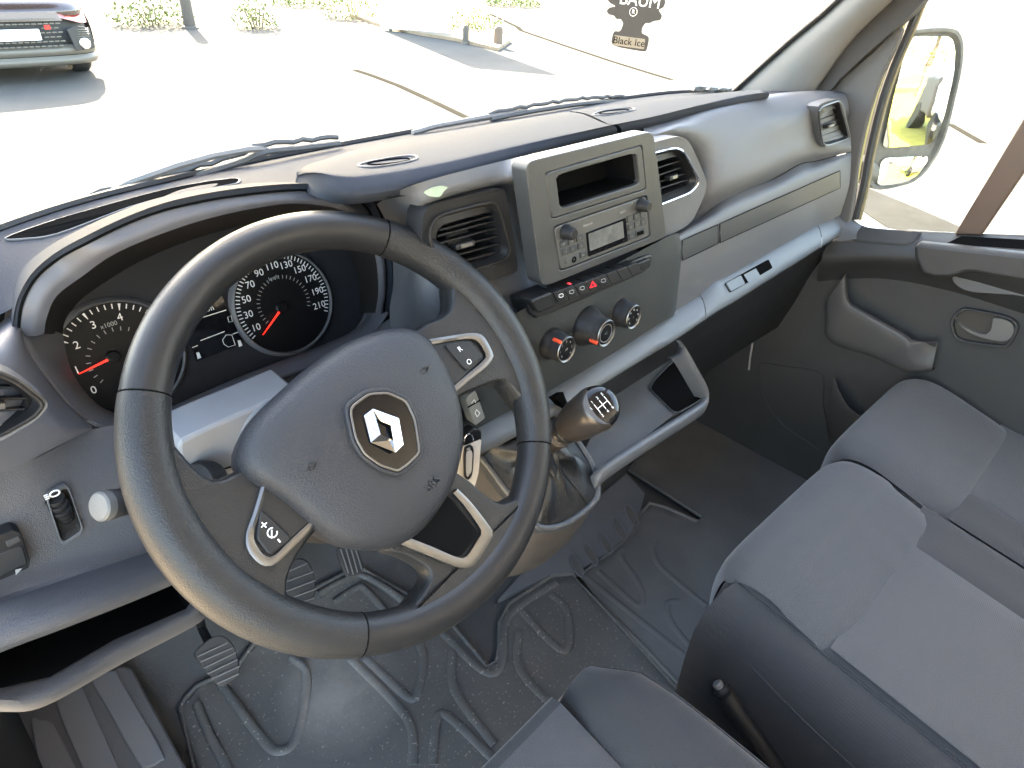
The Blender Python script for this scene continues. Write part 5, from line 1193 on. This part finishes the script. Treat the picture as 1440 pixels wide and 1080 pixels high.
# etched maker lines on the glass
GLX = .8205
for i, (x, y, s, z) in enumerate(((1322, 299, 'RENAULT', .008), (1326, 305, '43R-001583', .005), (1330, 310, 'DOT 4821', .005))):
    text('glass_etching', s, HX(x, y, GLX), HX(x+10, y+1.4, GLX)-HX(x, y, GLX), HX(x, y-10, GLX)-HX(x, y, GLX), z, mat('etch_grey', (.35, .35, .34), .6), door)
tube('door_gasket_light', cr([HX(x, y, .79) for x, y in ((1077, 416), (1064, 455), (1056, 495), (1053, 520))], 4), .0028, mat('gasket_daylight', (.28, .26, .24), .5), door, n=6)  # daylight along the door seal, put in as a pale grey strip
# --- wing mirror
mir = thing('wing_mirror', 'tall dusty grey wing mirror with main glass above small wide angle glass', 'mirror', (1.0, .03, .72))
MN = Vector((-.548, -.835, .058)).normalized(); MP = plane(HX(1290, 150, 1.02), MN)
mo = [(1273, 48), (1298, 41), (1338, 40), (1350, 47), (1355, 64), (1353, 95), (1344, 137), (1330, 192), (1310, 232), (1288, 254), (1266, 262), (1237, 267), (1224, 260), (1221, 238), (1234, 192), (1252, 115), (1262, 75)]
MO = resamp(cr([MP(x, y, .012) for x, y in mo], 4, True), 96)
M_MH = mat('mirror_housing', (.10, .098, .09), .7, .4, 500, var=.8, vs=12, var_c=(.24, .23, .20))
bk = Vector((.25, 1, 0)).normalized()
rows = [inset(MO, .012), inset(MO, .006), MO, [p+bk*.03 for p in grow(MO, 1.02)], [p+bk*.07 for p in grow(MO, .9)], [p+bk*.09 for p in grow(MO, .6)]]
if (rows[0][0]-centroid(MO)).length > (MO[0]-centroid(MO)).length: rows[0], rows[1] = inset(MO, -.012), inset(MO, -.006)
rows[0] = [p-MN*.012 for p in rows[0]]
v, f = loft_v(rows, True); f.append(list(range(5*96, 6*96))); hs = mk('housing', v, f, M_MH, mir, angle=60)
prism('housing_face', [p-MN*.010 for p in grow(MO, .97)], -MN*.005, M_MH, mir)
M_MIR = mat('mirror_silver', (.62, .63, .62), .02, metal=1)
g1 = [(1277, 55), (1284, 51), (1332, 51), (1339, 57), (1342, 70), (1340, 104), (1325, 170), (1311, 203), (1246, 208), (1241, 204), (1257, 128)]
def dome(name, L, hh):
    G_ = rnd([MP(x, y, .0055) for x, y in L], .2, 3); gc_ = centroid(G_); rmax = max((p-gc_).length for p in G_); rr_ = []
    for s_ in (1, .85, .7, .55, .4, .25, .1, .01): rr_.append([gc_+(p-gc_)*s_+MN*(hh*(1-((p-gc_).length*s_/rmax)**2)) for p in G_])
    v, f = loft_v(rr_, True); f.append(list(range(7*len(G_), 8*len(G_)))); return mk(name, v, f, M_MIR, mir, angle=80)
dome('main_glass', g1, .004)
g2_ = [(1240, 222), (1303, 219), (1304, 228), (1296, 242), (1273, 257), (1237, 261), (1233, 257)]
dome('wide_angle_glass', g2_, .006)
tube('mirror_arm', [MP(1228, 245, -.02), HX(1212, 232, .93), HX(1204, 240, .85)], .022, M_MH, mir, n=12)
# ------------------------------------------------------------------ air freshener, foil sleeve, wipers
fy = -.085
fn = (CAM-HY(893, 20, fy)); fn.z *= .3; fn.normalize(); FPL = plane(HY(893, 20, fy), fn)
af = thing('air_freshener', 'black tree shaped card air freshener with cream name label', 'air freshener', tuple(FPL(886, 72)))
def fz(L): return [(780+.2222*x, .2222*y) for x, y in L]
sil = fz([(352, 290), (372, 195), (415, 200), (435, 150), (420, 120), (390, 122), (375, 98), (340, 92), (328, 68), (345, 48), (390, 40), (350, 20), (332, -5), (360, -30), (395, -40), (370, -70), (400, -110), (440, -140), (430, -180), (470, -230), (500, -280), (520, -330), (545, -280), (575, -220), (600, -170), (610, -130), (650, -90), (650, -50), (690, -25), (702, 10), (690, 48), (655, 62), (682, 100), (668, 130), (630, 132), (600, 148), (575, 145), (555, 175), (550, 212), (602, 232), (582, 326), (550, 326)])
FT = (FPL(893, 20, .001)-FPL(893, 20, 0)).normalized()
S_ = []
for i, p in enumerate(sil): S_.append(FPL(*p))
card = prism('tree_card', rnd(S_, .3, 2), -FT*.0018, mat('card_black', (.012, .011, .010), .55), af)
lb = prism('name_label', rnd([FPL(x, y, .0003) for x, y in fz([(378, 222), (573, 247), (566, 312), (370, 285)])], .04, 1), -FT*.0003, mat('label_cream', (.17, .15, .115), .6), card)
lx = (FPL(*fz([(573, 247)])[0])-FPL(*fz([(378, 222)])[0])).normalized(); ly = FT.cross(lx).normalized()
if ly.z < 0: ly = -ly
text('label_text', 'Black Ice', FPL(*fz([(470, 266)])[0], .0006), lx, ly, .0064, M_PIT, lb)
text('tree_text', 'BAUM', FPL(*fz([(540, 6)])[0], .0003), lx, ly, .0105, M_WHITE, card)
text('tree_text', 'WUNDER', FPL(*fz([(536, -52)])[0], .0003), lx, ly, .0058, M_WHITE, card)
rc_ = FPL(*fz([(498, 75)])[0], .0003)
tube('registered_mark', [rc_+lx*.0026*math.cos(q)+ly*.0026*math.sin(q) for q in [2*math.pi*i/16 for i in range(16)]], .0002, M_WHITE, card, n=4, closed=True)
text('tree_text', 'R', rc_, lx, ly, .0035, M_WHITE, card)
tp_ = FPL(*fz([(520, -322)])[0]); tube('string', [tp_, tp_+Vector((.0, -.02, .25)), Vector((tp_.x+.01, -.19, 1.735))], .0005, M_WHITE, af, n=5)
# foil sleeve on the deck
tdk = surf(*part_of(dash, 'top_deck'), *part_of(dash, 'storage_lid'))
f0, f1 = HZ(975, 119, .93), HZ(1026, 122, .93)
a0_, a1_ = tdk(976, 124, .012) or f0, tdk(1022, 127, .012) or f1
d_ = (a1_-a0_); rows = []
random.seed(3)
for i in range(15):
    t = i/14; c = a0_+d_*t; r = []
    for j in range(14):
        q = 2*math.pi*j/14; rr = .0125+random.uniform(-.0022, .0022)+.003*t
        u_, w_ = perp(d_.normalized()); r.append(c+u_*(rr*math.cos(q)*1.25)+w_*(rr*math.sin(q)*.8))
    rows.append(r)
v, f = loft_v(rows, True); f.append(list(range(14)))
tag(mk('foil_sleeve', v, f, mat('crumpled_foil', (.62, .62, .6), .3, .5, 300, metal=.6), smooth=False), 'crumpled silver foil sleeve lying by the windscreen pillar', 'foil')
# wipers lying outside on the glass
WG = plane(Vector((-.35, .37, .905)), Vector((0, .75, .66)))
def wip(label, arm, blade, z):
    P = [WG(x, y, .025) for x, y in blade]; t = thing('windscreen_wiper', label, 'wiper', tuple(P[0]), 'wipers outside the windscreen')
    tube('wiper_arm', [WG(x, y, .030) for x, y in arm], .0042, mat('wiper_grey', (.22, .21, .20), .7), t, n=6)
    Q = resamp(cr(P, 4), 24, False); v, f = joinv([tube_v(Q, .004, 6), tube_v([p+Vector((0, .004, .007+.003*math.sin(i*1.9)**2)) for i, p in enumerate(Q)], .0032, 5)]); mk('wiper_blade', v, f, mat('wiper_rubber', (.10, .10, .10), .8), t)
wip('long wiper resting in front of the steering wheel', [(-10, 330), (70, 303), (150, 274), (185, 256), (250, 233), (300, 219), (350, 210), (374, 209)], [(130, 287), (220, 262), (290, 243), (345, 226), (372, 214), (420, 209), (478, 202)], 0)
wip('short wiper resting in front of the radio', [(580, 187), (610, 178), (680, 165), (740, 155)], [(690, 168), (740, 158), (790, 150), (830, 145), (880, 142)], 0)
# ------------------------------------------------------------------ outside: sunlit yard, parked car, kerbs, plants
GZ = -.62
def G(x, y, z=0.0): return HZ(x, y, GZ+z)
M_ASPH = mat('pale_paving', (.095, .091, .083), .95, .25, 60, spec=0, var=.25, vs=.8)
gp_ = 24; vs = []; fs = []
for i in range(gp_+1):
    for j in range(gp_+1): vs.append(((i/gp_-.5)*400, (j/gp_-.5)*400, GZ))
for i in range(gp_):
    for j in range(gp_): a = i*(gp_+1)+j; fs.append([a, a+1, a+gp_+2, a+gp_+1])
g = mk('ground', vs, fs, M_ASPH, smooth=False); g['kind'] = 'structure'
M_GRASS = mat('grass_leaf', (.09, .13, .03), .8, var=.6, vs=30, var_c=(.17, .19, .05)); M_SOIL = mat('dry_soil', (.20, .15, .10), .95, .6, 40, var=.4, vs=3)
def seam(L, w, label=None):
    P = [G(x, y, .004) for x, y in L]; out = []; n = len(P)
    A, B = [], []
    for i in range(n):
        t = (P[min(i+1, n-1)]-P[max(i-1, 0)]).normalized(); s = Vector((-t.y, t.x, 0))*w; A.append(P[i]+s); B.append(P[i]-s)
    v, f = loft_v([A, B]); o = mk('paving_joint', v, f, mat('joint_dark', (.026, .024, .02), .95, spec=0), smooth=False); o['kind'] = 'structure'; return o
seam([(498, 98), (520, 105), (560, 120), (610, 143), (662, 168)], .055); seam([(690, 20), (728, 38), (733, 43), (800, 66), (860, 86), (905, 100), (945, 112)], .06); seam([(1335, 174), (1382, 201)], .06); seam([(1225, 122), (1335, 174)], .03)
# kerbed bed with grass and shrubs
random.seed(11)
def tuft_mesh(c, r, h, n, wl=.05):
    V, F = [], []
    for _ in range(n):
        a = random.uniform(0, 6.28); q = r*math.sqrt(random.random()); p = Vector((c.x+math.cos(a)*q, c.y+math.sin(a)*q*.8, c.z+random.uniform(.02, h)*(1-.5*(q/r)**2)))
        d = Vector((random.uniform(-1, 1), random.uniform(-1, 1), random.uniform(-.3, 1))).normalized(); u, w = perp(d); L = wl*random.uniform(.6, 1.5); k = len(V)
        V += [p, p+d*L*.5+u*L*.28, p+d*L, p+d*L*.5-u*L*.28]; F.append([k, k+1, k+2, k+3])
    return V, F
def shrub(px, py, r, h, n, label, wl=.07):
    c = G(px, py); t = thing('shrub', label, 'shrub', tuple(c), 'low shrubs at the edge of the yard')
    mk('foliage', *tuft_mesh(c, r, h, n, wl), M_GRASS, t, smooth=False)
    v, f = joinv([tube_v([c+Vector((.05*k, 0, 0)), c+Vector((.12*k, .03*k, h*.7))], .015, 5) for k in (-2, -1, 0, 1, 2)]); mk('stem', v, f, M_SOIL, t)
shrub(215, 36, .75, .45, 900, 'low green shrub just right of the parked car'); shrub(362, 40, .45, .5, 500, 'small clipped shrub left of the white board'); shrub(500, 26, .8, .5, 900, 'green shrub touching the white board on its left'); shrub(662, 44, .8, .4, 900, 'green shrub touching the white board on its right')
for i, (x, y, rx) in enumerate(((435, 8, 1.2), (520, 2, 1.3), (720, 8, 1.0))):
    c = G(x, y); t = thing('grass_clump', ['ragged grass clump on the verge, left of three', 'ragged grass clump on the verge behind the white board', 'ragged grass clump on the verge, furthest right'][i], 'grass', tuple(c), 'grass clumps on the verge'); mk('blade_mass', *tuft_mesh(c, rx, .22, 900, .08), M_GRASS, t, smooth=False)
sb = prism('soil_bed', [G(x, y, .004) for x, y in ((460, 12), (535, 38), (590, 50), (640, 58), (700, 72), (718, 60), (690, 40), (640, 8), (470, -20))], (0, 0, .06), M_SOIL); sb['kind'] = 'structure'
# white board on two posts
wb = thing('white_board', 'blank white upright board standing in the planted bed', 'board', tuple(G(585, 50)))
c0_, c1_ = G(541, 44), G(634, 52); dv = (c1_-c0_)
prism('panel', [c0_+Vector((0, 0, .05)), c1_+Vector((0, 0, .05)), c1_+Vector((0, 0, 2.5)), c0_+Vector((0, 0, 2.5))], (.05, .22, 0), mat('board_white', (.8, .8, .78), .5), wb, bevel=.01)
for t in (.12, .88): tube('post', [c0_+dv*t+Vector((.02, .1, -.05)), c0_+dv*t+Vector((.02, .1, 2.55))], .04, M_SATIN, wb, n=10)
for i, (x, y, h, r, lab, m) in enumerate(((268, 40, 1.05, .10, 'slim weathered timber post behind the low shrub', mat('timber', (.10, .085, .07), .9)), (700, 66, .32, .09, 'stubby dark bollard at the end of the planted bed', mat('bollard_dark', (.14, .10, .07), .8)), (655, 62, .28, .06, 'thin low marker peg beside the white board', mat('timber', (.3, .26, .21), .9)))):
    c = G(x, y); t = thing('marker_post', lab, 'post', tuple(c)); lathe('shaft', [(r*1.1, -.1), (r, .2), (r*.95, h), (r*.6, h+.04)], c, (0, 0, 1), m, t, n=14); lathe('foot', [(r*1.6, 0), (r*1.5, .03), (r*1.1, .05)], c, (0, 0, 1), m, t, n=14)
for i, (x, y) in enumerate(((820, 36), (955, 78), (1040, 103), (905, 2))):
    tag(prism('yellow_marking', [G(x-11, y-5, .005), G(x+11, y-2, .005), G(x+13, y+4, .005), G(x-9, y+2, .005)], (0, 0, -.001), mat('yellow_paint', (.75, .62, .12), .7)), ['faded yellow dash just left of the air freshener', 'faded yellow dash right below the air freshener', 'faded yellow dash close to the windscreen pillar', 'faded yellow dash hidden behind the air freshener'][i], 'road marking', 'yellow paving dashes')
# the shaded strip under the window is painted further down
# ---- parked car, facing the van
car = thing('parked_car', 'dark red brown hatchback with pale lower bumper facing the van', 'car', tuple(G(60, 116)))
CO = G(158, 112); CX = Vector((1, -.03, 0)).normalized(); CY = Vector((.03, 1, 0)).normalized()
cw = 1.78; co = CO-CX*cw                                                   # front corners: co .. CO
def cp_(u, y, z): return co+CX*(u*cw)+CY*y+Vector((0, 0, z))
M_CAR = mat('car_paint', (.045, .026, .023), .25, coat=1, var=.1, vs=3); M_CARS = mat('car_silver', (.13, .118, .098), .45, metal=.1); M_CARB = mat('car_black', (.03, .03, .03), .6)
us = [0, .04, .14, .3, .5, .7, .86, .96, 1.0]
bow = [.34, .17, .06, .015, 0, .015, .06, .17, .34]
def crow(z, dy, inx=0): return [cp_(.5+(u-.5)*(1-inx), b+dy, z) for u, b in zip(us, bow)]
def cloft(name, L, m, **k): return sheet(name, [crow(*r) for r in L], m, car, ku=3, kv=3, **k)
box('underbody', cp_(.5, 2.0, .34), 1.6, 3.4, .2, M_CARB, car)
cloft('lower_lip', [(.17, .14, .04), (.19, .03, .01), (.24, -.01), (.29, .02)], M_CARS)
cloft('bumper_skirt', [(.295, .025), (.33, .0), (.37, .005), (.40, .05)], M_CARS)
cloft('grille_back', [(.38, .10, .03), (.55, .09, .03), (.74, .10, .05)], M_CARB)
cloft('bonnet_nose', [(.70, .06, .04), (.76, .05, .04), (.86, .16, .06), (.95, .5, .08), (1.02, 1.0, .1)], M_CAR)
rows = [[cp_(.05, 1.0, 1.02), cp_(.5, .98, 1.05), cp_(.95, 1.0, 1.02)], [cp_(.12, 1.5, 1.38), cp_(.5, 1.46, 1.42), cp_(.88, 1.5, 1.38)]]
sheet('windscreen', rows, M_PIANO, car, ku=4, kv=4); rows2 = [rows[1], [cp_(.12, 2.2, 1.46), cp_(.5, 2.2, 1.5), cp_(.88, 2.2, 1.46)], [cp_(.12, 3.6, 1.3), cp_(.5, 3.6, 1.35), cp_(.88, 3.6, 1.3)], [cp_(.06, 3.95, .8), cp_(.5, 4.05, .8), cp_(.94, 3.95, .8)], [cp_(.06, 3.95, .3), cp_(.5, 4.05, .3), cp_(.94, 3.95, .3)]]
sheet('roof', rows2, M_CAR, car, ku=4, kv=4)
for s in (0, 1):
    e = s; o = -1 if s == 0 else 1
    sheet('body_side', [[cp_(e-.0*o, .34, .32), cp_(e+.01*o, 1.2, .30), cp_(e+.01*o, 2.6, .30), cp_(e-.06*o, 3.9, .35)], [cp_(e, .36, .62), cp_(e+.02*o, 1.2, .65), cp_(e+.02*o, 2.6, .68), cp_(e-.06*o, 3.95, .75)], [cp_(e-.05*o, .5, .9), cp_(e-.04*o, 1.1, 1.0), cp_(e-.03*o, 2.6, 1.02), cp_(e-.08*o, 3.95, 1.0)], [cp_(e-.11*o, 1.5, 1.38), cp_(e-.11*o, 1.9, 1.44), cp_(e-.12*o, 2.8, 1.42), cp_(e-.13*o, 3.6, 1.3)]], M_CAR, car, ku=4, kv=4)
    for yy in (.78, 3.25):
        wc = cp_(e-.085*o, yy, .31); wl_ = thing('x', '', '', (0, 0, 0)) if False else None
        ty = lathe('wheel', [(.20, -.1), (.29, -.11), (.315, -.08), (.315, .08), (.29, .11), (.20, .1)], wc, CX, M_RUB, car, n=32); lathe('rim', [(.20, -.105), (.205, .105), (.05, .112)], wc, CX, M_SATIN, ty, n=24)
    hl_ = [cp_(e-.02*o, .30, .60), cp_(e-.10*o, .10, .63), cp_(e-.24*o, .05, .70), cp_(e-.22*o, .12, .76), cp_(e-.06*o, .34, .80), cp_(e-.01*o, .42, .74)]
    prism('headlight', rnd(hl_, .15, 2), CY*-.02, mat('tail_red', (.35, .06, .05), .2, coat=1), car, bevel=.006)
    fgp = [cp_(e-.03*o, .17, .34), cp_(e-.03*o, .19, .56), cp_(e-.12*o, .05, .60), cp_(e-.19*o, .02, .57), cp_(e-.17*o, .02, .34)]
    fg = prism('fog_recess', rnd(fgp, .1, 2), CY*-.03, M_CARB, car, bevel=.006)
    tr_ = resamp(rnd(fgp, .1, 2), 32)
    lathe('fog_lamp', [(.06, 0), (.06, .02), (.03, .03)], cp_(e-.10*o, .05, .41), -CY, M_CHROME, fg, n=16)
    for k in range(6): box('mesh_bar', cp_(e-.105*o, .045-.01, .44+.024*k), .16, .01, .007, M_CARS, fg)
# honeycomb grille: staggered small bars
hx = []
for rI in range(7):
    for cI in range(16):
        u = .23+.54*(cI+.5*(rI % 2))/15.5
        if rI in (2, 3, 4) and .34 < u < .66: continue
        hx.append(box_v(cp_(u, -.012+.3*(u-.5)**2, .405+.046*rI), .045, .02, .012))
v, f = joinv(hx); o = mk('honeycomb_grille', v, f, M_CARS, car, smooth=False)
prism('number_plate', rnd([cp_(.35, -.02, .47), cp_(.65, -.02, .47), cp_(.65, -.02, .585), cp_(.35, -.02, .585)], .03, 1), CY*.012, mat('plate_white', (.78, .78, .76), .4), car)
box('grille_badge', cp_(.70, -.02, .60), .06, .015, .045, M_RED, car)
prism('upper_grille', [cp_(.2, .0, .66), cp_(.8, .0, .66), cp_(.78, .02, .75), cp_(.22, .02, .75)], CY*.02, mat('grille_brown', (.16, .12, .10), .4), car)
# ---- what the wing mirror looks back on: verge, trees, parked pickup
vg = prism('verge', [Vector(p) for p in ((1.9, -60, GZ+.005), (16, -60, GZ+.005), (16, -6.5, GZ+.005), (2.0, -6.5, GZ+.005))], (0, 0, .03), mat('yellow_grass', (.34, .30, .05), .95, .5, 30, var=.5, vs=4)); vg['kind'] = 'structure'
def tree(x, y, h, r, n, lab):
    c = Vector((x, y, GZ)); t = thing('tree', lab, 'tree', tuple(c), 'trees behind the van')
    tube('trunk', cr([c, c+Vector((.1, .05, h*.3)), c+Vector((-.05, .1, h*.6)), c+Vector((.1, 0, h*.9))], 4), [.2-.012*i for i in range(13)], mat('bark', (.12, .09, .07), .95, .6, 20), t, n=8)
    V, F = [], []
    for _ in range(n):
        b = Vector((random.gauss(0, 1), random.gauss(0, 1), random.gauss(0, 1))).normalized()*random.random()**.4
        cl = Vector((round(b.x*2.2)/2.2, round(b.y*2.2)/2.2, round(b.z*2.2)/2.2)); b = b.lerp(cl, .35)
        p = c+Vector((b.x*r, b.y*r, h*.62+b.z*h*.40)); d = Vector((random.uniform(-1, 1), random.uniform(-1, 1), random.uniform(-.6, .6))).normalized(); u, w = perp(d); L = .32*random.uniform(.6, 1.3); k = len(V)
        V += [p, p+d*L*.5+u*L*.3, p+d*L, p+d*L*.5-u*L*.3]; F.append([k, k+1, k+2, k+3])
    mk('crown', V, F, mat('tree_leaf', (.06, .10, .03), .7, var=.7, vs=.9, var_c=(.12, .15, .05)), t, smooth=False)
for i, (x, y, h, r) in enumerate(((4.8, -25, 9, 3.2), (9.0, -24, 8, 3.0), (0.2, -27, 8.5, 3.2), (-4, -33, 9, 3.5))): tree(x, y, h, r, 2600, ['tall leafy tree nearest the pickup truck', 'rounded tree at the verge end', 'leafy tree straight behind the van', 'wide tree furthest across the yard'][i])
pk = thing('pickup_truck', 'parked grey brown pickup with white cab, seen in the wing mirror', 'truck', (3.7, -9.5, GZ))
M_PK = mat('pickup_brown', (.12, .105, .095), .5, var=.2, vs=4)
box('cargo_body', (3.7, -9.6, GZ+1.0), 1.8, 2.2, .95, M_PK, pk, bevel=.05); box('cab', (3.7, -7.6, GZ+1.15), 1.7, 1.6, 1.1, mat('pickup_white', (.75, .75, .73), .4), pk, bevel=.18, seg=4); box('cab_glass', (3.7, -6.85, GZ+1.42), 1.4, .2, .42, M_PIANO, pk, bevel=.05)
box('bumper', (3.7, -6.65, GZ+.5), 1.75, .3, .3, M_CARB, pk, bevel=.05)
for x in (2.9, 4.5):
    for y in (-7.4, -10.2): lathe('wheel', [(.2, -.1), (.36, -.11), (.38, 0), (.36, .11), (.2, .1)], (x, y, GZ+.38), (1, 0, 0), M_RUB, pk, n=24)

ap = prism('bounce_apron', [Vector(p) for p in ((-9, -7, GZ+.004), (-1.05, -7, GZ+.004), (-1.05, 2.2, GZ+.004), (-9, 2.2, GZ+.004))], (0, 0, .004), mat('bounce_apron_warm', (.55, .43, .28), .9, .4, 60, var=.2, vs=1)); ap['kind'] = 'structure'  # unseen pale slab, added to bounce warm light into the cab
pt = prism('painted_shadow_band', [G(x, y, .004) for x, y in ((1150, 225), (1205, 258), (1290, 293), (1375, 330), (1440, 352), (1400, 400), (1270, 335), (1200, 288), (1140, 250))], (0, 0, .002), mat('shadow_band_dark', (.035, .034, .031), .95, .3, 80, spec=0, var=.3, vs=3)); pt['kind'] = 'structure'  # shadow band on the ground, painted as a flat dark sheet


# unseen tree added left of the parked car: its crown keeps the sun off the van
tb = Vector((-.9, 8.6, GZ)); shade_tree = thing('tree', 'unseen tree added left of the parked car, crown shades the van', 'tree', tuple(tb))
cc_ = Vector((0, .15, 1.15))+_sv*(7.9/_sv.y)
tube('trunk', cr([tb+Vector((0, 0, -.1)), tb+Vector((.1, 0, 2.0)), tb.lerp(cc_, .62)+Vector((-.5, 0, .3)), cc_], 4), [.18-.009*i for i in range(13)], mat('bark_pale', (.30, .26, .21), .95, .6, 20), shade_tree, n=10)
for q in range(7):
    a = q*.9; tube('limb', [tb.lerp(cc_, .75+.03*q), cc_+Vector((math.cos(a)*1.1, math.sin(a)*1.1, .3+.2*math.sin(q*2)))], [.05, .02], mat('bark_pale', (.3, .26, .21), .95), shade_tree, n=6)
V, F = [], []
for _ in range(15000):
    b = Vector((random.gauss(0, 1), random.gauss(0, 1), random.gauss(0, 1))).normalized()*random.random()**.36
    cl = Vector((round(b.x*2.4)/2.4, round(b.y*2.4)/2.4, round(b.z*2.4)/2.4)); b = b.lerp(cl, .3)
    p = cc_+Vector((b.x*2.25, b.y*2.25, b.z*1.9)); d = Vector((random.uniform(-1, 1), random.uniform(-1, 1), random.uniform(-.6, .6))).normalized(); u, w = perp(d); L = .28*random.uniform(.6, 1.3); k = len(V)
    V += [p, p+d*L*.5+u*L*.3, p+d*L, p+d*L*.5-u*L*.3]; F.append([k, k+1, k+2, k+3])
mk('crown', V, F, mat('tree_leaf', (.06, .10, .03), .7), shade_tree, smooth=False)
